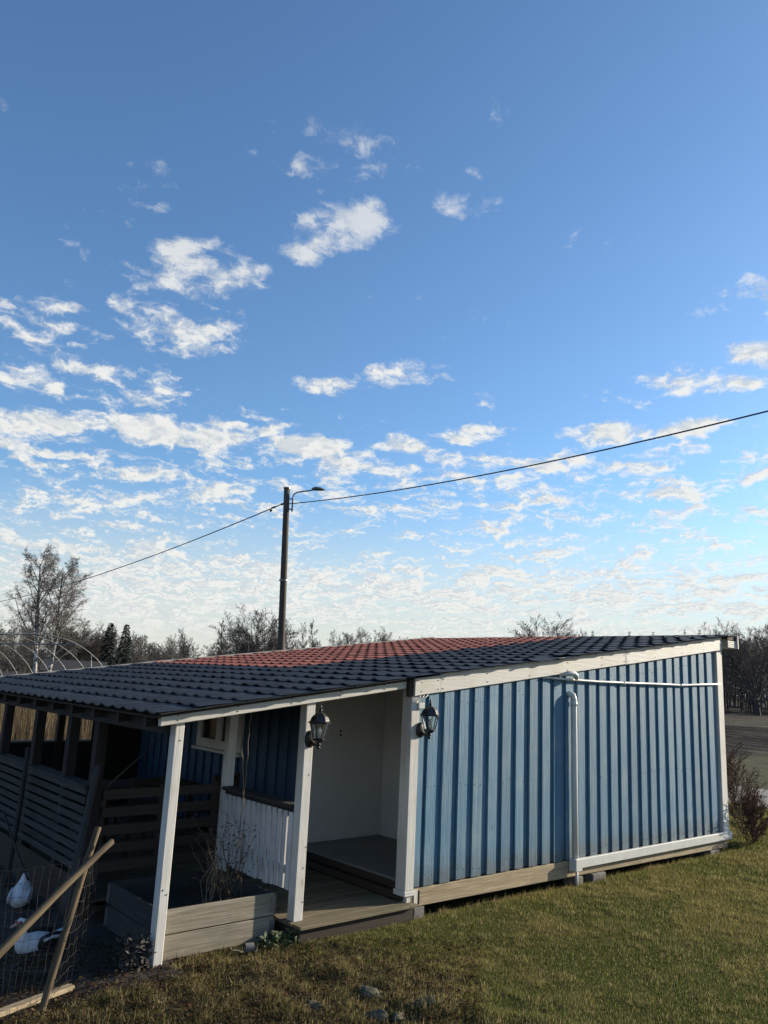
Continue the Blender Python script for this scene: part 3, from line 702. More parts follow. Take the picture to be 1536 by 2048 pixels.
def obj_from(V, F, name, mat, parent=None):
    return npmesh(name, np.array([tuple(v) for v in V]), np.array(F), mat, parent=parent)
BROAD = dict(num=[1, 11, 7, 6, 4], seg=[8, 6, 4, 2, 1], jit=[.05, .10, .14, .18, .2], up=[.05, .14, .10, .05, .0], tip=[.35, .3, .3, .4, .5], n=[7, 5, 3, 3, 3],
             start=[.22, .2, .2, .15, .1], ang=[0, 48, 42, 40, 40], len=[1, .52, .48, .45, .5], rr=[1, .42, .45, .5, .6], rmin=.006, shape=lambda t: .75+.5*math.sin(3.0*t)-.35*t)
def mk(base, **kw): d = dict(base); d.update(kw); return d
BIRCH = mk(BROAD, num=[1, 22, 10, 9, 6], ang=[0, 32, 34, 40, 50], up=[.03, .12, .03, -.18, -.5], len=[1, .42, .5, .5, .6], start=[.25, .2, .15, .1, .1], jit=[.035, .09, .12, .16, .15], rmin=.0065, shape=lambda t: 1.15-.75*t, trunk_levels=0)
SLIM = mk(BROAD, seg=[8, 5, 3, 2], num=[1, 22, 9, 8], ang=[0, 28, 35, 40], up=[.02, .15, .1, .05], len=[1, .26, .5, .5], rmin=.012, shape=lambda t: 1.05-.75*t)
FAN = mk(BROAD, num=[1, 15, 10, 9, 5], ang=[0, 44, 34, 34, 36], up=[.02, .12, .10, .06, .03], len=[1, 1.0, .50, .46, .5], start=[.04, .2, .15, .1, .1], rmin=.0095, shape=lambda t: 1.1-.35*t)
ROUND = mk(FAN, num=[1, 34, 11, 8, 6], var=(.88, 1.1), jit=[.04, .05, .10, .14, .16], len=[1, 1.8, .40, .5, .5], ang=[0, 34, 36, 38, 38], start=[.2, .3, .15, .1, .1], up=[0, .04, .05, .04, .0], rmin=.0095, rr=[1, .4, .45, .5, .6], shape=lambda t: 1.15-.25*t)
def bare_tree(name, label, px, top, dist, P, seed, cat='tree', group=None, r0=.16, hscale=1.0, crown_mat='twig_grey', trunk_mat='bark', zg=-.42, lean=0.0, base=None):
    b = far(px, 1340, dist) if base is None else Vector(base); b.z = zg
    tp = far(px, top, dist); h = (tp.z-zg)
    T = Tree(seed); T.branch(Vector((0, 0, -.1)), Vector((lean, 0, 1)), h*hscale, r0, 0, P)
    mz = max(v.z for v in (T.V or T.trunkV)); k = h/max(mz, .1)
    for v in T.V: v *= k
    for v in T.trunkV: v *= k
    t = thing(name, label, cat, b, group)
    obj_from(T.trunkV, T.trunkF, 'trunk', trunk_mat, t); 
    if T.V: obj_from(T.V, T.F, 'crown', crown_mat, t)
    return t
# birch with two stems
b = far(85, 1340, 60); b.z = -.42
birch = thing('birch_tree', 'tall bare double-stemmed birch with white bark behind the hoops', 'tree', b)
for dx, top, sd_, ln in ((-.9, 1090, 21, -.03), (.75, 1108, 22, .03)):
    T = Tree(sd_); h = far(85, top, 60).z+.42
    T.branch(Vector((dx*.35, 0, -.1)), Vector((ln+dx*.05, 0, 1)), h*.97, .17, 0, BIRCH)
    k = h/max(v.z for v in T.V)
    for v in T.V: v.z *= k
    for v in T.trunkV: v.z *= k
    obj_from(T.trunkV, T.trunkF, 'trunk', 'birch_bark', birch); obj_from(T.V, T.F, 'crown', 'birch_twig', birch)
bare_tree('broadleaf_tree', 'low dense brown bare tree right of the birch', 150, 1226, 92, ROUND, 31, crown_mat='twig_brown', hscale=.32)
bare_tree('broadleaf_tree', 'low grey bare tree left behind the hoop frame', 22, 1262, 72, FAN, 38, crown_mat='twig_grey', hscale=.6)
bare_tree('broadleaf_tree', 'round bare tree just left of the utility pole', 505, 1205, 92, ROUND, 32, hscale=.32, r0=.2)
bare_tree('slim_tree', 'thin pale bare tree standing alone above the wood left of the pole', 441, 1240, 95, SLIM, 33, r0=.08)
bare_tree('slim_tree', 'thin bare tree tip above the wood midway to the spruces', 372, 1256, 105, SLIM, 34, r0=.08)
for px, top, sd_, lb in ((585, 1241, 35, 'slender bare tree nearest the right side of the pole'), (612, 1243, 36, 'slender bare tree second right of the pole'), (632, 1238, 37, 'slender bare tree third right of the pole')):
    bare_tree('slim_tree', lb, px, top, 110, SLIM, sd_, r0=.09, group='slender trees right of the pole')
bare_tree('broadleaf_tree', 'bushy bare tree above the left part of the red tiles', 712, 1250, 105, ROUND, 41, hscale=.32)
bare_tree('broadleaf_tree', 'low broad dark bare tree above the middle of the red tiles', 790, 1255, 115, ROUND, 42, hscale=.32, crown_mat='twig_brown')
bare_tree('broadleaf_tree', 'fan-shaped bare tree rising above the ridge of the shed roof', 1096, 1224, 88, ROUND, 43, hscale=.32)
bare_tree('broadleaf_tree', 'big pale bare tree at the right edge above the field', 1512, 1233, 120, ROUND, 44, hscale=.32, r0=.3)
# spruces
def spruce(label, px, top, dist, seed, halfw):
    r = random.Random(seed); b = far(px, 1340, dist); b.z = -.42; h = far(px, top, dist).z+.42; rad = halfw/FPX*dist
    t = thing('spruce_tree', label, 'tree', b, 'pair of dark spruces')
    m = MB(); m.tube([(0, 0, -.1), (0, 0, h*.5), (0, 0, h*.98)], [.14, .09, .015], 6); m.build('trunk', 'bark', t)
    V = []; F = []
    nl = 46
    for i in range(nl):
        z = h*(.06+.93*i/nl); rr = rad*(1-i/nl)**.75*r.uniform(.75, 1.12)+.06
        for k in range(11):
            a = r.uniform(0, 6.283); l = rr*r.uniform(.6, 1.1); dr = -.22*l-.05; c, s_ = math.cos(a), math.sin(a)
            for j in range(7):                # needle sprays along the bough
                u = (j+.7)/7; x = l*u; zz = z+dr*u*u*1.2+.10*l*u
                w_ = .16*(1.15-u)*rr+.06
                for sg in (-1, 1):
                    o = len(V); e = sg*w_*r.uniform(.6, 1.2)
                    V += [(c*x, s_*x, zz), (c*(x+.10)-s_*e, s_*(x+.10)+c*e, zz-.08-.25*abs(e)*r.random()), (c*(x+.16), s_*(x+.16), zz-.03)]; F.append((o, o+1, o+2))
    npmesh('crown', V, F, 'needles', parent=t); return t
spruce('left of two dark spruces behind the black roof', 212, 1241, 80, 5, 30)
spruce('right of two dark spruces behind the black roof', 244, 1244, 82, 6, 27)
# the far wood all round: one mass
def instancer(name, pts, rots, scs, idx, protos):      # one object; trees placed on its points by geometry nodes
    me = bpy.data.meshes.new(name); me.vertices.add(len(pts)); me.vertices.foreach_set('co', np.asarray(pts, np.float32).ravel())
    for an, ty, fld, arr in (('rot', 'FLOAT_VECTOR', 'vector', rots), ('sc', 'FLOAT_VECTOR', 'vector', scs), ('idx', 'INT', 'value', idx)):
        me.attributes.new(an, ty, 'POINT').data.foreach_set(fld, np.asarray(arr, np.int32 if ty == 'INT' else np.float32).ravel())
    o = bpy.data.objects.new(name, me); COL.objects.link(o)
    pc = bpy.data.collections.new(name+'_kinds')
    for k, p in enumerate(protos): pc.objects.link(p)
    ng = bpy.data.node_groups.new(name+'_nodes', 'GeometryNodeTree')
    ng.interface.new_socket('Geometry', in_out='INPUT', socket_type='NodeSocketGeometry'); ng.interface.new_socket('Geometry', in_out='OUTPUT', socket_type='NodeSocketGeometry')
    N = ng.nodes; gi = N.new('NodeGroupInput'); go = N.new('NodeGroupOutput'); ip = N.new('GeometryNodeInstanceOnPoints'); ci = N.new('GeometryNodeCollectionInfo')
    ci.inputs['Collection'].default_value = pc; ci.inputs['Separate Children'].default_value = True; ci.inputs['Reset Children'].default_value = True
    ip.inputs['Pick Instance'].default_value = True
    def attr(nm, ty):
        n_ = N.new('GeometryNodeInputNamedAttribute'); n_.data_type = ty; n_.inputs['Name'].default_value = nm; return n_.outputs['Attribute']
    lk = ng.links.new; lk(gi.outputs[0], ip.inputs['Points']); lk(ci.outputs[0], ip.inputs['Instance']); lk(attr('idx', 'INT'), ip.inputs['Instance Index'])
    lk(attr('rot', 'FLOAT_VECTOR'), ip.inputs['Rotation']); lk(attr('sc', 'FLOAT_VECTOR'), ip.inputs['Scale']); lk(ip.outputs[0], go.inputs[0])
    o.modifiers.new('trees', 'NODES').node_group = ng; return o
def far_wood():
    protos = []
    for k in range(8):
        P = mk(BROAD, num=[1, 13, 8, 6], seg=[6, 4, 3, 2], n=[5, 3, 3, 3], rmin=.024, len=[1, .40, .5, .5], ang=[0, 34 if k % 2 else 24, 38, 40], start=[.12 if k < 6 else .4, .2, .2, .1])
        T = Tree(100+k); T.branch(Vector((0, 0, 0)), Vector((0, 0, 1)), 10.0, .13, 0, P)
        V = np.array([tuple(v) for v in T.trunkV+T.V]); n0 = len(T.trunkV); F = np.array(T.trunkF+[tuple(i+n0 for i in f) for f in T.F]); V /= V[:, 2].max()
        me = npmesh('wood_tree_%d' % k, V, F, 'wood_mass'); COL.objects.unlink(me); protos.append(me)
    r = np.random.default_rng(4); n1, n2 = 1500, 1300
    az = np.concatenate([r.uniform(-40, 125, n1), r.uniform(-40, 125, n2)]); d = np.concatenate([r.uniform(140, 235, n1), r.uniform(132, 200, n2)])
    top = np.interp(az, [-40, 16, 24, 33, 44, 52, 60, 66, 125], [10, 10, 10, 10.3, 10.5, 11.5, 13.0, 15.5, 15.5])*d/175*(.62+.4*r.random(n1+n2)**1.5)
    h = np.where(np.arange(n1+n2) < n1, top, np.minimum(top*.8, r.uniform(3.0, 6.0, n1+n2))); wide = np.where(np.arange(n1+n2) < n1, h*r.uniform(.8, 1.3, n1+n2), h*r.uniform(1.4, 2.4, n1+n2))
    pts = np.stack([EYE.x+np.sin(np.radians(az))*d, EYE.y+np.cos(np.radians(az))*d, np.full(n1+n2, -.5)], -1)
    rots = np.stack([np.zeros(n1+n2), np.zeros(n1+n2), r.uniform(0, 6.283, n1+n2)], -1); scs = np.stack([wide, wide, h], -1)
    return tag(instancer('far_wood', pts, rots, scs, r.integers(0, 8, n1+n2), protos), 'distant brown leafless wood along the horizon', 'woodland', kind='stuff')
far_wood()
# evergreens peeping above the ridge at right
def far_spruces():
    spots = [(1172, 1259, 10), (1186, 1257, 9), (1260, 1259, 8), (1308, 1260, 9), (1372, 1256, 12), (1402, 1255, 13)]
    for k, (px, top, hw) in enumerate(spots):
        t = spruce(('leftmost', 'second', 'third', 'fourth', 'fifth', 'rightmost')[k]+' small dark treetop along the shed ridge', px, top, 150, 60+k, hw); t['group'] = 'small evergreen tops above the ridge'
far_spruces()
# shrub at the shed's far corner
for k, (px, dist, top, sd_, lb) in enumerate(((1476, 16.2, 1462, 71, 'tall reddish leafless shrub against the far right shed corner'), (1488, 15.5, 1560, 72, 'short leafless shrub at the lawn edge by the shed corner'))):
    P = mk(FAN, num=[1, 26, 10, 8], start=[.02, .15, .1, .1], rmin=.003, ang=[0, 26, 28, 30], len=[1, .95, .5, .5], up=[0, .06, .06, .05])
    bare_tree('shrub', lb, px, top, dist, P, sd_, 'shrub', crown_mat='twig_red', trunk_mat='twig_red', r0=.014, hscale=.5, zg=-.32)

# ------------------------------------------------------------------ utility pole with street lamp, overhead cable
bt = at(562, 1295, 'y', 12.0); tp = at(574, 977, 'y', 12.0)
dirp = (tp-bt).normalized(); base = bt-dirp*((bt.z+.45)/dirp.z)
pole = thing('utility_pole', 'tall wooden utility pole with a street lamp behind the red roof', 'utility pole', base)
hp = (tp-base).length
m = MB(); m.tube([dirp*(hp*q) for q in np.linspace(0, 1, 9)], [.115-.03*q for q in np.linspace(0, 1, 9)], 14); m.build('pole', 'utility_wood', pole, True)
m = MB(); m.tube([dirp*(hp-.005), dirp*(hp+.03)], .105, 14); m.build('cap', 'steel', pole)
for q in (.66, .40): 
    m = MB(); m.tube([dirp*(hp*q), dirp*(hp*q+.04)], .125, 14); m.build('band', 'steel', pole)
sr_ = _r0.normalized()
a0 = dirp*(hp-.55)+sr_*.17; pts = [a0-Vector((0, 0, .12)), a0+Vector((0, 0, .30)), a0+sr_*.03+Vector((0, 0, .40)), a0+sr_*.13+Vector((0, 0, .46)), a0+sr_*.52+Vector((0, 0, .53))]
m = MB(); m.tube(pts, .022, 8); m.bar(dirp*(hp-.6)+sr_*.08, dirp*(hp-.6)+sr_*.20, .03, .03); m.bar(dirp*(hp-.3)+sr_*.08, dirp*(hp-.3)+sr_*.20, .03, .03); m.build('lamp_arm', 'steel', pole, True)
h0 = pts[-1]; m = MB(); rings = []
sy = Vector((0, 0, 1)).cross(sr_)
for u, wd, hu, hd in ((0, .03, .02, -.03), (.03, .06, .06, -.03), (.12, .10, .085, -.02), (.25, .115, .075, -.015), (.36, .07, .03, -.01), (.41, .01, .0, -.005)):
    rings.append([h0+sr_*u+sy*(wd*math.cos(a))+Vector((0, 0, .06+(hu if math.sin(a) > 0 else -hd)*math.sin(a)-.03)) for a in np.linspace(0, 2*math.pi, 14, endpoint=False)])
m.loft(rings); m.build('lamp_head', 'concrete', pole, True)
def cable(name, pts, r, lb, sag):
    A, B = Vector(pts[0]), Vector(pts[1]); P = []
    for i in range(33):
        t = i/32; q = A.lerp(B, t); q.z -= sag*4*t*(1-t); P.append(q)
    m = MB(); m.tube(P, r, 6); return tag(m.build(name, 'cable_black', None, True), lb, 'cable')
att = base+dirp*(hp-.45)
cable('overhead_cable', (att-sr_*.1, far(-120, 1216, 62)), .016, 'black overhead cable sagging left from the pole past the birch', .75)
cable('overhead_cable', (att+sr_*.05, far(1640, 796, 12.5)), .013, 'black overhead cable rising to the right from the pole', .22)
m = MB(); m.tube([att-sr_*.02+Vector((0, 0, .02)), att-sr_*.16+Vector((0, 0, -.03))], .03, 8); m.tube([att-sr_*.3+Vector((0, 0, -.1)), att-sr_*.42+Vector((0, 0, -.15))], .026, 8); m.bar(att-sr_*.4+Vector((0, 0, -.2)), att-sr_*.46+Vector((0, 0, -.24)), .05, .05)
o = m.build('cable_clamp', 'black_metal', pole); o.location = -base

# ------------------------------------------------------------------ polytunnel hoops, houses
Db = 36.0; ap = far(78, 1267, Db); hd_ = Vector((ap.x-EYE.x, ap.y-EYE.y, 0)).normalized(); axis = (hd_*.89-Vector((hd_.y, -hd_.x, 0))*.45).normalized(); side = Vector((axis.y, -axis.x, 0))
if side.dot(_r0) < 0: side = -side
hh = ap.z+.42; hw = 4.0
tun = thing('polytunnel_frame', 'bare metal hoop frame of a polytunnel behind the roof at left', 'hoop frame', (ap.x, ap.y, -.42))
for k in range(9):
    c = axis*(1.75*k); m = MB()
    P = [c+side*(hw*math.cos(a))+Vector((0, 0, hh*math.sin(a)**.85)) for a in np.linspace(0, math.pi, 25)]
    m.tube(P, .014, 6); m.build('hoop', 'steel', tun, True)
for s_ in (0, -.45, .45):
    ang = math.pi/2-s_; q = side*(hw*math.cos(ang))+Vector((0, 0, hh*math.sin(ang)**.85-.04)); m = MB(); m.tube([q, q+axis*14.2], .024, 6); m.build('purlin', 'steel', tun, True)
m = MB(); m.tube([side*(hw*.62)+Vector((0, 0, hh*.80)), axis*1.6+side*(hw*.95)], .02, 6); m.build('brace', 'steel', tun, True)
def house(name, label, px, dist, w_, d_, h_, rh, wallm, wins, yaw):
    b = far(px, 1340, dist); t = thing(name, label, 'house', (b.x, b.y, -.42)); t.rotation_euler.z = yaw
    m = MB(); m.box(-w_/2, w_/2, -d_/2, d_/2, 0, h_); m.add([(-w_/2, -d_/2, h_), (-w_/2, d_/2, h_), (-w_/2, 0, h_+rh), (w_/2, -d_/2, h_), (w_/2, d_/2, h_), (w_/2, 0, h_+rh)], [(0, 2, 1), (3, 4, 5)]); m.build('wall', wallm, t)
    m = MB()
    for sg in (-1, 1):
        m.pbox([(-w_/2-.3, sg*(d_/2+.3), h_-.2), (w_/2+.3, sg*(d_/2+.3), h_-.2), (w_/2+.3, sg*.001, h_+rh+.0), (-w_/2-.3, sg*.001, h_+rh), (-w_/2-.3, sg*(d_/2+.3), h_-.08), (w_/2+.3, sg*(d_/2+.3), h_-.08), (w_/2+.3, sg*.001, h_+rh+.12), (-w_/2-.3, sg*.001, h_+rh+.12)])
    m.build('roof', 'house_roof', t)
    for (x, z, ww, wh) in wins:
        m = MB(); m.box(x-ww/2, x+ww/2, -d_/2-.03, -d_/2-.002, z, z+wh); o = m.build('window', 'window_glass', t)
        m = MB(); y0, y1 = -d_/2-.06, -d_/2-.031
        m.box(x-ww/2-.1, x-ww/2, y0, y1, z-.1, z+wh+.1); m.box(x+ww/2, x+ww/2+.1, y0, y1, z-.1, z+wh+.1); m.box(x-ww/2, x+ww/2, y0, y1, z-.1, z); m.box(x-ww/2, x+ww/2, y0, y1, z+wh, z+wh+.1); m.box(x-.03, x+.03, y0, y1, z, z+wh); m.build('frame', 'pale_panel', o)
house('far_house', 'low brown house with white framed windows behind the hoop frame', 148, 78, 5.0, 4.0, 2.0, .8, 'brown_house', [(-1.6, .9, .8, .9), (.5, .9, .9, .9), (1.7, .9, .8, .9)], R(-20))
house('red_cabin', 'small red cabin at the far left edge beyond the hoops', 0, 52, 1.5, 1.4, 1.65, .2, 'red_house', [(.3, .9, .45, .5)], R(-14))

# ------------------------------------------------------------------ poultry run: poles, netting, plank
def round_pole(name, label, a, b, r, mat='pole_wood', group=None):
    a, b = Vector(a), Vector(b); d = b-a; Lh = d.length
    m = MB(); rp = random.Random(int(Lh*1e5)); Q = [k/11 for k in range(12)]+[1.004]; ph = rp.uniform(0, 6)
    m.tube([(.012*math.sin(3.1*q+ph)*Lh+rp.gauss(0, .0012), .006*math.sin(5*q+ph)*Lh, Lh*q) for q in Q], [r*(1.10-.18*q)*(1+rp.gauss(0, .035)) for q in Q[:-1]]+[r*.74], 12)
    o = m.build(name, mat, None, True); o.location = a; o.rotation_mode = 'QUATERNION'; o.rotation_quaternion = Vector((0, 0, 1)).rotation_difference(d.normalized())
    return tag(o, label, 'pole', group)
ga = at(66, 2062, 'z', -.36); ta = at(200, 1656, 'y', ga.y+.15)
round_pole('fence_pole', 'upright brown pole of the crossed pair in front of the poultry run', ga-Vector((0, 0, .05)), ta, .026)
tb = at(226, 1684, 'y', ga.y+.06); gb = at(-70, 1975, 'y', ga.y-.42)
round_pole('fence_pole', 'slanting brown pole crossing the upright one at lower left', gb, tb, .026)
g1 = at(133, 1775, 'y', 1.45); t1 = at(201, 1532, 'y', 1.62)
round_pole('fence_pole', 'grey round pole leaning on the near end of the slat fence', g1-Vector((0, 0, .25)), t1, .036, 'grey_wood_z')
g2 = at(20, 1720, 'x', -3.15); t2 = at(54, 1496, 'x', -3.12)
round_pole('fence_pole', 'thin grey pole standing before the slat fence near left edge', g2-Vector((0, 0, .3)), t2, .028, 'grey_wood_z')
round_pole('fence_pole', 'thin dark stick leaning beside the thin grey pole', at(58, 1760, 'x', -3.25), at(6, 1622, 'x', -3.3), .012, 'dark_wood_z')
# wire netting: runs from the crossed poles to the left and back to the planter
def netting():
    m = MB(); r_ = random.Random(5)
    top = at(178, 1714, 'y', ga.y+.1); foot = at(95, 2010, 'y', ga.y)
    left_top = at(-60, 1742, 'y', ga.y+1.1); left_foot = at(-60, 1985, 'y', ga.y+1.1)
    back_top = at(195, 1716, 'y', .9); back_foot = at(185, 1905, 'y', .9)
    def panel(A0, A1, B0, B1, nu, nv, sag):
        P = [[None]*(nv+1) for _ in range(nu+1)]
        for i in range(nu+1):
            u = i/nu
            for j in range(nv+1):
                v = j/nv; p = (Vector(A0).lerp(Vector(A1), v)).lerp(Vector(B0).lerp(Vector(B1), v), u)
                p.z -= sag*4*u*(1-u)*(1-.5*v)+.006*math.sin(3*i+2*j); p += Vector((r_.uniform(-.004, .004), r_.uniform(-.02, .02), r_.uniform(-.004, .004))); P[i][j] = p
        for j in range(nv+1): m.tube([P[i][j] for i in range(nu+1)], .0026 if j == 0 else .0017, 4)
        for i in range(nu+1): m.tube([P[i][j] for j in range(nv+1)], .0014, 4)
    panel(top, foot, left_top, left_foot, 14, 9, .035)
    panel(top+Vector((.01, 0, 0)), foot+Vector((.05, .1, 0)), back_top, back_foot, 12, 9, .02)
    return tag(m.build('wire_netting', 'wire'), 'thin wire netting strung between the crossed poles and the planter', 'netting')
netting()
m = MB(); p0 = at(-30, 2046, 'z', -.29); p1 = at(142, 1982, 'z', -.31); p0.z = gzf(p0.x, p0.y)+.05; p1.z = gzf(p1.x, p1.y)+.05
m.bar(p0, p1, .075, .035, (0, 0, 1), .005); tag(m.build('loose_plank', 'raw_wood_x'), 'pale loose plank lying on the ground behind the upright pole', 'plank')

# ------------------------------------------------------------------ ducks
def ellipse_ring(c, d, up, w_, h_, n=16):
    d = Vector(d).normalized(); sdv = d.cross(Vector(up)).normalized(); u = sdv.cross(d)
    return [Vector(c)+sdv*(w_*math.cos(a))+u*(h_*math.sin(a)) for a in np.linspace(0, 2*math.pi, n, endpoint=False)]
def body_loft(m, P, n=16, up=(0, 0, 1)):       # P: (x, z, halfwidth, halfheight) in the local X-Z plane
    rings = []
    for i, (x, z, w_, h_) in enumerate(P):
        a, b = P[max(i-1, 0)], P[min(i+1, len(P)-1)]; d = Vector((b[0]-a[0], 0, b[1]-a[1]))
        if d.length < 1e-6: d = Vector((1, 0, 0))
        d.normalize(); sdv = Vector((0, 1, 0)); u = d.cross(sdv)
        rings.append([Vector((x, 0, z))+sdv*(w_*math.cos(t))+u*(h_*math.sin(t)) for t in np.linspace(0, 2*math.pi, n, endpoint=False)])
    m.loft(rings)
# sitting duck, head up: local +X is forward
d2p = at(66, 1912, 'z', -.40)
duck = thing('muscovy_duck', 'white duck with red face and black wings sitting with neck raised', 'duck', d2p); duck.rotation_euler.z = R(205); duck.scale = (.8, .8, .8)
S_ = 1.12
m = MB(); P = [(-.29, .10, .012, .01), (-.25, .10, .05, .03), (-.17, .105, .095, .075), (-.05, .11, .125, .105), (.06, .115, .12, .11), (.13, .135, .095, .10), (.165, .18, .065, .075), (.175, .23, .045, .05), (.175, .28, .038, .038), (.175, .325, .036, .036), (.185, .355, .040, .038), (.21, .368, .042, .034), (.245, .36, .030, .024), (.26, .355, .016, .014)]
body_loft(m, [tuple(v*S_ for v in p) for p in P], 18); bd_ = m.build('body', 'feather_white', duck, True)
for sg in (-1, 1):
    m = MB(); P = [(.07, .0, .004, .02), (.04, .005, .02, .06), (-.06, .01, .026, .075), (-.16, .015, .022, .06), (-.25, .02, .014, .035), (-.33, .03, .004, .012)]
    rings = [[Vector((x*S_, sg*(.108+.012-.22*max(0, -x-.1)*.6+w_*math.cos(t))*S_, (.135+z+h_*math.sin(t))*S_)) for t in np.linspace(0, 2*math.pi, 12, endpoint=False)] for (x, z, w_, h_) in P]
    m.loft(rings); wg = m.build('wing', 'feather_black', duck, True)
    m = MB(); m.loft([[Vector((x*S_, sg*(.128-.13*max(0, -x-.1)+.018*math.cos(t))*S_, (.165+.02*math.sin(t)+z)*S_)) for t in np.linspace(0, 2*math.pi, 10, endpoint=False)] for x, z in ((.02, 0), (-.08, .01), (-.16, 0), (-.2, -.01))]); m.build('wing_patch', 'feather_white', wg, True)
m = MB(); m.loft([[Vector((x*S_, w_*math.cos(t)*S_, (z+.02*math.sin(t))*S_)) for t in np.linspace(0, 2*math.pi, 12, endpoint=False)] for x, z, w_ in ((-.2, .13, .06), (-.30, .135, .075), (-.36, .15, .05), (-.38, .16, .01))]); m.build('tail', 'feather_white', duck, True)
m = MB(); 
for (x, y, z, r_) in ((.236, .026, .368, .019), (.236, -.026, .368, .019), (.262, 0, .374, .015), (.222, .032, .352, .013), (.222, -.032, .352, .013), (.25, .018, .358, .014), (.25, -.018, .358, .014)):
    m.lathe([(r_*math.sin(a), -r_*math.cos(a)) for a in np.linspace(.15, 3.0, 7)], 10, (x*S_, y*S_, z*S_))
m.build('face', 'duck_red', duck, True)
m = MB(); body_loft(m, [(x*S_, z*S_, w_*S_, h_*S_) for x, z, w_, h_ in ((.25, .362, .022, .018), (.285, .350, .020, .012), (.315, .343, .020, .008), (.33, .34, .012, .005))], 12); m.build('bill', 'duck_bill', duck, True)
for sg in (-1, 1):
    m = MB(); m.lathe([(.006*math.sin(a), -.006*math.cos(a)) for a in np.linspace(.1, 3.0, 5)], 8, (.238*S_, sg*.045*S_, .373*S_)); m.build('eye', 'black_metal', duck, True)
# standing duck seen from behind, head tucked down
d1p = at(36, 1832, 'z', -.40)
dk = thing('muscovy_duck', 'plump all-white duck standing with lowered head near left edge', 'duck', d1p); dk.rotation_euler.z = R(62); dk.scale = (.8, .8, .8)
m = MB(); P = [(-.19, .25, .015, .012), (-.17, .22, .05, .035), (-.12, .20, .09, .08), (-.03, .205, .125, .12), (.06, .24, .122, .12), (.11, .30, .10, .09), (.12, .355, .065, .06), (.125, .40, .045, .04), (.15, .425, .036, .032), (.18, .415, .03, .026), (.20, .40, .015, .015)]
body_loft(m, [tuple(v*1.08 for v in p) for p in P], 18); m.build('body', 'feather_white', dk, True)
for sg in (-1, 1):
    m = MB(); m.loft([[Vector((x, sg*(.112+w_*math.cos(t)), z+h_*math.sin(t))) for t in np.linspace(0, 2*math.pi, 12, endpoint=False)] for x, z, w_, h_ in ((.09, .27, .006, .03), (.03, .255, .03, .085), (-.07, .235, .03, .085), (-.16, .24, .02, .05), (-.24, .26, .004, .012))]); m.build('wing', 'feather_white', dk, True)
    m = MB(); m.tube([(.0, sg*.055, .12), (.01, sg*.058, .05), (.0, sg*.058, .012)], [.022, .011, .010], 8); m.add([(-.02, sg*.058-.012, .004), (.075, sg*.058-.04, .004), (.09, sg*.058, .004), (.075, sg*.058+.04, .004), (-.02, sg*.058+.012, .004), (0, sg*.058, .018)], [(0, 1, 5), (1, 2, 5), (2, 3, 5), (3, 4, 5), (4, 0, 5), (0, 4, 3, 2, 1)]); m.build('leg', 'duck_leg', dk, True)
m = MB(); body_loft(m, [(.20, .43, .016, .014), (.235, .41, .015, .009), (.255, .40, .010, .005)], 10); m.build('bill', 'duck_bill', dk, True)

# ------------------------------------------------------------------ plants of the planter, porch clutter
def stems(name, label, base, spec, mat, cat='plant', seed=1, parts=True):
    r_ = random.Random(seed); t = thing(name, label, cat, base); m = MB()
    for (dx, dy, L_, lean, n_) in spec:
        p = Vector((dx, dy, 0)); d = Vector((r_.uniform(-1, 1)*lean, r_.uniform(-1, 1)*lean, 1)).normalized(); pts = [p]
        for i in range(n_):
            d = (d+Vector((r_.gauss(0, .14), r_.gauss(0, .14), r_.gauss(0, .06)))).normalized(); p = p+d*(L_/n_); pts.append(p)
            if parts and r_.random() < .6:
                q = p+Vector((r_.gauss(0, .09), r_.gauss(0, .09), r_.uniform(-.02, .10))); m.tube([p, (p+q)/2+Vector((0, 0, .015)), q], [.003, .002, .001], 4, False)
        m.tube(pts, [.0055-.0035*i/n_ for i in range(n_+1)], 5, False)
    m.build('stem', mat, t)
    return t, r_
def leaves(t, r_, n, box, size, mat):
    m = MB()
    for i in range(n):
        c = Vector((r_.uniform(*box[0]), r_.uniform(*box[1]), r_.uniform(*box[2]))); a = Vector((r_.gauss(0, 1), r_.gauss(0, 1), r_.gauss(0, .6))).normalized(); b_ = a.orthogonal().normalized(); b_.rotate(Quaternion(a, r_.uniform(0, 6.28))); s_ = size*r_.uniform(.6, 1.3)
        m.add([c, c+a*s_*.5+b_*s_*.28, c+a*s_, c+a*s_*.5-b_*s_*.28], [(0, 1, 2, 3)])
    m.build('leaf_mass', mat, t)['kind'] = 'stuff'
pb = Vector((-1.95, .55, -.0))
t, r_ = stems('dead_shrub', 'dry tangled shrub in the planter in front of the white railing', pb, [(random.Random(9+i).uniform(-.14, .14), random.Random(19+i).uniform(-.12, .12), .35+.5*random.Random(29+i).random(), .35, 8) for i in range(26)], 'dead_plant', seed=3)
leaves(t, r_, 130, ((-.2, .26), (-.16, .2), (.25, .72)), .035, 'dead_leaf')
t = thing('climbing_vine', 'two thin bare vine stems climbing from planter to porch roof', 'vine', (-2.12, .55, -.02))
a_ = [at(468, 1790, 'y', .55), at(458, 1770, 'y', .55), at(470, 1730, 'y', .5), at(480, 1650, 'y', .45), at(487, 1600, 'y', .42)]
for tail in ([at(486, 1540, 'y', .4), at(484, 1500, 'y', .35), at(485, 1455, 'y', .3), at(487, 1428, 'y', .25)], [at(493, 1545, 'y', .4), at(497, 1480, 'y', .35), at(500, 1450, 'y', .3), at(504, 1415, 'y', .25)]):
    m = MB(); P = [p-t.location for p in a_+tail]; Q = []
    for i in range(len(P)-1):
        for k in range(4): Q.append(P[i].lerp(P[i+1], k/4)+Vector((.006*math.sin(7*i+2*k), 0, 0)))
    m.tube(Q, .0045, 5, False); m.build('stem', 'rope', t, True)
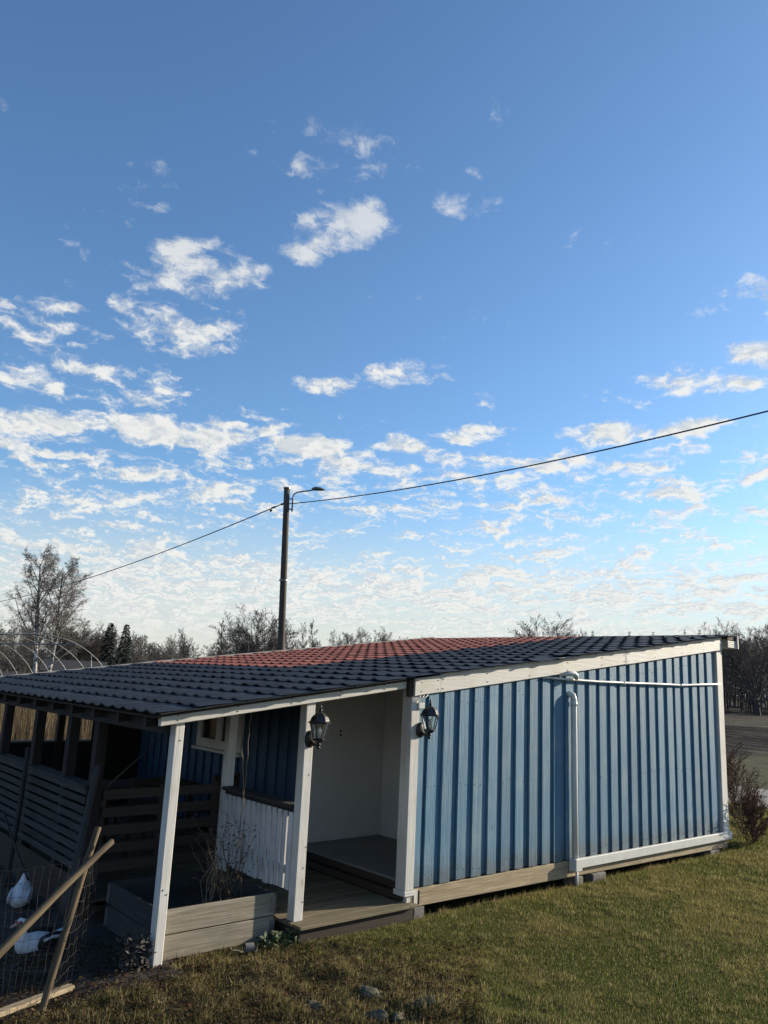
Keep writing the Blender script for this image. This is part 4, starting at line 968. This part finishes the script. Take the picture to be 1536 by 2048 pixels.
for k in range(9):
    m = MB(); r2 = random.Random(k); p = Vector((r2.uniform(-.05, .08), r2.uniform(-.06, .06), .0)); m.tube([p, p+Vector((r2.uniform(-.06, .08), r2.uniform(-.05, .05), .2)), Vector((.03, -.04, .42+.05*r2.random()))], [.005, .004, .003], 5, False); m.build('stem', 'rope', t, True)
# table and bench in the dark porch
tb_ = thing('garden_table', 'dark garden table standing deep in the porch shade', 'table', (-1.15, 4.4, -.146))
m = MB()
for k in range(5):
    m = MB(); m.box(-.7, .7, -.38+k*.155, -.38+k*.155+.145, .70, .73, .004); m.build('top_slat', 'brown_wood_x', tb_)
for sx in (-.6, .6):
    for sy in (-.3, .3): m = MB(); m.box(sx-.03, sx+.03, sy-.03, sy+.03, 0, .698, .004); m.build('leg', 'brown_wood_z', tb_)
def chair(x, y, rz_, lb):
    t = thing('garden_chair', lb, 'chair', (x, y, -.146)); t.rotation_euler.z = rz_
    for k in range(4): m = MB(); m.box(-.22, .22, -.2+k*.105, -.11+k*.105, .42, .44, .003); m.build('seat_slat', 'brown_wood_x', t)
    for sx in (-.2, .2):
        m = MB(); m.box(sx-.02, sx+.02, -.2, -.16, 0, .418, .003); m.build('leg', 'brown_wood_z', t)
        m = MB(); m.box(sx-.02, sx+.02, .22, .26, 0, .95, .003); m.build('leg', 'brown_wood_z', t)
    for k in range(3): m = MB(); m.box(-.178, .178, .225, .25, .6+k*.12, .68+k*.12, .003); m.build('back_slat', 'brown_wood_x', t)
chair(-1.6, 3.5, R(180), 'dark wooden garden chair on the near side of the porch table')
chair(-.5, 3.5, R(190), 'dark wooden garden chair between the porch table and the window')
m = MB(); m.tube([at(215, 1572, 'y', 1.9), at(262, 1530, 'y', 2.3), at(322, 1478, 'y', 2.9)], .006, 5); tag(m.build('rope_line', 'rope', None, True), 'thin rope slanting up through the dark porch', 'rope')

# ------------------------------------------------------------------ stones, bottle, litter
def stone(label, px, py, sx, sy, sz, seed):
    p = at(px, py, 'z', -.27); p.z = gzf(p.x, p.y)-sz*.62; r_ = random.Random(seed)
    import bmesh
    bm = bmesh.new(); bmesh.ops.create_icosphere(bm, subdivisions=3, radius=1)
    ph = [Vector((r_.gauss(0, 1), r_.gauss(0, 1), r_.gauss(0, 1))).normalized() for _ in range(11)]; cut = [r_.uniform(.5, .8) for _ in ph]
    for v in bm.verts:
        d = v.co.normalized(); rr = min([1.0]+[c/max(d.dot(n_), 1e-3) for n_, c in zip(ph, cut) if d.dot(n_) > .3])
        v.co = Vector((d.x*sx, d.y*sy, d.z*sz))*rr*(1+.03*math.sin(9*d.x+7*d.y))
    me = bpy.data.meshes.new('stone'); bm.to_mesh(me); bm.free(); me.materials.append(MATS['stone']); o = bpy.data.objects.new('garden_stone', me); COL.objects.link(o)
    o.location = p+Vector((0, 0, sz*.25)); o.rotation_euler = (r_.uniform(-.3, .3), r_.uniform(-.3, .3), r_.uniform(0, 6)); return tag(o, label, 'stone', 'stones in the rough grass')
stone('largest pale stone in the dry grass at the bottom centre', 738, 2036, .17, .11, .12, 1)
stone('grey stone half buried above the largest stone', 738, 1992, .15, .11, .09, 2)
stone('small stone right of the largest one', 800, 2040, .10, .08, .09, 3)
stone('dark mossy stone at the right end of the stone row', 845, 2018, .12, .12, .15, 4)
stone('low stone left of the largest one in dead grass', 640, 2020, .14, .11, .08, 5)
bp_ = at(458, 1908, 'z', -.26); b2 = at(512, 1903, 'z', -.26)
bot = thing('glass_bottle', 'clear bottle lying on the soil in front of the planter', 'bottle', (bp_.x, bp_.y, gzf(bp_.x, bp_.y)+.075))
dv = (b2-bp_).normalized(); bot.rotation_mode = 'QUATERNION'; bot.rotation_quaternion = Vector((0, 0, 1)).rotation_difference(Vector((dv.x, dv.y, 0)).normalized())
m = MB(); m.lathe([(.012, 0), (.013, .05), (.02, .08), (.036, .12), (.037, .24), (.034, .25)], 16); m.build('body', 'glass', bot, True)
m = MB(); m.lathe([(.0375, .14), (.0375, .22)], 16, cap=False); m.build('label_band', 'concrete', bot, True)
m = MB(); m.lathe([(.015, -.012), (.015, .02)], 12); m.build('cap', 'pole_wood', bot, True)

# ------------------------------------------------------------------ grass and litter
RV, FV, UV = np.array(_r), np.array(_f), np.array(_u); EV = np.array(EYE)
def in_view(x, y, z, mg=.15):
    d = np.stack([x, y, z], -1)-EV; dz = d@FV
    return (dz > 1) & (np.abs(d@RV/dz) < 768/FPX*(1+mg)+.02) & (np.abs(d@UV/dz) < 1024/FPX*(1+mg)+.02), np.hypot(d[:, 0], d[:, 1])
def blades(name, label, cat, x, y, h, w_, col, lean=.5, z0=None, curl=.0, parent=None):
    n = len(x); z = gz(x, y) if z0 is None else z0; a = rng.uniform(0, 6.283, n); b_ = rng.uniform(0, 6.283, n); ln = np.abs(rng.normal(0, lean, n))
    dx, dy = np.cos(a)*w_/2, np.sin(a)*w_/2; tx, ty = np.cos(b_)*ln*h, np.sin(b_)*ln*h; hz = h/np.sqrt(1+ln**2)
    V = np.empty((n, 3, 3)); V[:, 0] = np.stack([x-dx, y-dy, z-.005], -1); V[:, 1] = np.stack([x+dx, y+dy, z-.005], -1); V[:, 2] = np.stack([x+tx, y+ty, z+hz], -1)
    F = np.arange(n*3).reshape(n, 3); C = np.repeat(col, 3, axis=0)
    o = npmesh(name, V.reshape(-1, 3), F, 'blades', C, parent)
    if label: tag(o, label, cat, kind='stuff')
    return o
def shed_mask(x, y):                            # True where grass may grow
    ins = ((x > -.1) & (x < 7.08) & (y > .06) & (y < 7.4)) | ((x > -3.0) & (x < 0) & (y > 1.5) & (y < 7.5)) | ((x > -1.53) & (x <= 0) & (y > -.10)) | ((x > -2.82) & (x < -1.6) & (y > .14))
    return ~ins
GREEN, OLIVE, STRAW, BROWN = np.array([.105, .130, .030]), np.array([.195, .182, .056]), np.array([.40, .33, .165]), np.array([.13, .088, .048])
def lawn():
    n = 3600000; x = rng.uniform(-6.5, 15, n); y = rng.uniform(-6.0, 3, n); z = gz(x, y)
    ok, d = in_view(x, y, z, .45); soil = (x < -2.5) & (y > -.35)
    rough = sstep(-x+2.6*(fbm(x*1.3, y*1.3)-.5)+.5*(fbm(x*6, y*6, 3)-.5), .2, 1.7)*sstep(-y, -.6, .2)
    keep = ok & shed_mask(x, y) & ~soil & (x < 12.9) & (rng.random(n) < np.clip((7.5/d)**1.6, .12, 1)*(.95-.68*rough)) & (fbm(x*4, y*4, 3) > .08+.12*rough)
    x, y, d, rough = x[keep], y[keep], d[keep], rough[keep]; n = len(x)
    p = fbm(x*.9+3, y*.9, 4); q = fbm(x*5.5, y*5.5+9, 3); s_ = rng.random(n)
    g = sstep(p+.25*(q-.5), .38, .54)[:, None]; col = GREEN*(1-g)+OLIVE*g
    st = ((s_ < .20+.15*sstep(q, .40, .66)+.10*rough))[:, None]; col = np.where(st, STRAW, col)
    br = ((rng.random(n) < .07+.45*rough))[:, None]; col = np.where(br & ~st, BROWN, col)
    col = col*rng.uniform(.6, 1.3, n)[:, None]
    h = rng.uniform(.013, .036, n)*(1+.35*rough)*(1+.5*sstep(q, .45, .6)); h = h*np.clip(d/9, 1, 1.6)
    w_ = rng.uniform(.0032, .0065, n)*np.clip(d/8, 1, 2.4)
    return blades('lawn_grass', 'short winter lawn grass, patchy green and straw', 'grass', x, y, h, w_, col, .75)
lawn()
def tufts():                                    # longer dead tufts in the rough corner and along the shed foot
    X, Y, H, Cc = [], [], [], []; r_ = np.random.default_rng(12)
    def tuft(cx, cy, n, rad, hh, straw):
        X.append(cx+r_.normal(0, rad, n)); Y.append(cy+r_.normal(0, rad, n)); H.append(hh*r_.uniform(.4, 1.15, n))
        base = np.where((r_.random(n) < straw)[:, None], STRAW*r_.uniform(.55, 1.35, n)[:, None], np.where((r_.random(n) < .5)[:, None], BROWN, GREEN)*r_.uniform(.6, 1.2, n)[:, None]); Cc.append(base)
    for i in range(330):
        px, py = r_.uniform(150, 900), r_.uniform(1925, 2075); p = at(px, py, 'z', -.28)
        if p.x < -2.5 and p.y > -.3: continue
        if not shed_mask(np.array(p.x), np.array(p.y)): continue
        tuft(p.x, p.y, int(r_.integers(18, 60)), r_.uniform(.02, .07), r_.uniform(.03, .085), r_.uniform(.15, .6))
    for i in range(150):                        # along the sill
        x = r_.uniform(-.2, 7.0); tuft(x, -.03+r_.normal(0, .05), int(r_.integers(10, 30)), .03, r_.uniform(.04, .12), .45)
    for i in range(60):
        x = r_.uniform(-2.8, -1.6); tuft(x, .03+r_.normal(-.06, .06), 22, .03, r_.uniform(.04, .10), .5)
    X, Y, H, Cc = map(np.concatenate, (X, Y, H, Cc)); ok = shed_mask(X, Y)
    X, Y, H, Cc = X[ok], Y[ok], H[ok], Cc[ok]
    return blades('dry_grass', 'tall dead straw tufts in the rough corner and along the shed', 'grass', X, Y, H, rng.uniform(.003, .006, len(X)), Cc, .8)
tufts()
def litter():                                   # leaves, stalks, crumbs
    r_ = np.random.default_rng(14); n = 22000; px = r_.uniform(-40, 960, n); py = r_.uniform(1880, 2090, n); P = np.array([tuple(at(a, b_, 'z', -.29)) for a, b_ in zip(px, py)])
    x, y = P[:, 0], P[:, 1]; ok = shed_mask(x, y); x, y = x[ok], y[ok]; n = len(x); z = gz(x, y)+r_.uniform(.008, .035, n)
    a = r_.uniform(0, 6.28, n); s_ = r_.uniform(.008, .03, n); el = r_.normal(0, .4, n); wd = s_*r_.uniform(.15, .6, n)
    c, sn = np.cos(a), np.sin(a)
    V = np.empty((n, 4, 3)); V[:, 0] = np.stack([x, y, z], -1); V[:, 1] = np.stack([x+c*s_*.5-sn*wd, y+sn*s_*.5+c*wd, z+el*s_*.5+.004], -1)
    V[:, 2] = np.stack([x+c*s_, y+sn*s_, z+el*s_], -1); V[:, 3] = np.stack([x+c*s_*.5+sn*wd, y+sn*s_*.5-c*wd, z+el*s_*.5-.002], -1)
    pal = np.array([[.11, .07, .035], [.06, .038, .022], [.16, .125, .07], [.035, .026, .018], [.09, .05, .03]]); col = pal[r_.integers(0, 5, n)]*r_.uniform(.6, 1.2, n)[:, None]
    tag(npmesh('leaf_litter', V.reshape(-1, 3), np.arange(n*4).reshape(n, 4), 'blades', np.repeat(col, 4, axis=0)), 'scattered dead leaves and crumbs on the rough ground', 'litter', kind='stuff')
litter()
def lawn_leaves():
    r_ = np.random.default_rng(24); n = 420; x = r_.uniform(-1.5, 9, n); y = r_.uniform(-3.6, -.05, n); z = gz(x, y)+r_.uniform(.02, .04, n)
    a = r_.uniform(0, 6.28, n); s_ = r_.uniform(.012, .035, n); wd = s_*r_.uniform(.25, .5, n); el = r_.normal(0, .35, n); c, sn = np.cos(a), np.sin(a)
    V = np.empty((n, 4, 3)); V[:, 0] = np.stack([x, y, z], -1); V[:, 1] = np.stack([x+c*s_*.5-sn*wd, y+sn*s_*.5+c*wd, z+.006], -1); V[:, 2] = np.stack([x+c*s_, y+sn*s_, z+el*s_], -1); V[:, 3] = np.stack([x+c*s_*.5+sn*wd, y+sn*s_*.5-c*wd, z+.002], -1)
    col = np.array([[.16, .10, .05], [.09, .055, .03], [.22, .18, .11]])[r_.integers(0, 3, n)]
    tag(npmesh('fallen_leaves', V.reshape(-1, 3), np.arange(n*4).reshape(n, 4), 'blades', np.repeat(col, 4, axis=0)), 'small brown fallen leaves strewn over the lawn', 'leaves', kind='stuff')
lawn_leaves()
t = thing('green_weed', 'low green weed clump beside the planter corner', 'plant', (-1.72, -.05, gzf(-1.72, -.05)))
r_ = random.Random(3); leaves(t, r_, 160, ((-.16, .22), (-.10, .10), (.0, .11)), .06, 'weed_green')
t = thing('dead_weed', 'wilted dark leafy weed at the foot of the left porch post', 'plant', (-3.02, .12, gzf(-3.02, .12)))
leaves(t, r_, 380, ((-.12, .12), (-.1, .1), (.0, .28)), .05, 'plaster_dark')
def reeds():
    n = 26000; x = rng.uniform(-8, 12, n); y = rng.uniform(9.5, 24, n); h = rng.uniform(1.0, 2.1, n)
    col = np.array([.17, .13, .08])*(rng.uniform(.15, 1.0, n)**1.5*1.7)[:, None]
    return blades('reed_field', 'tall dry straw-coloured reeds behind the porch', 'reeds', x, y, h, rng.uniform(.012, .03, n), col, .12, z0=np.full(n, -.42))
reeds()
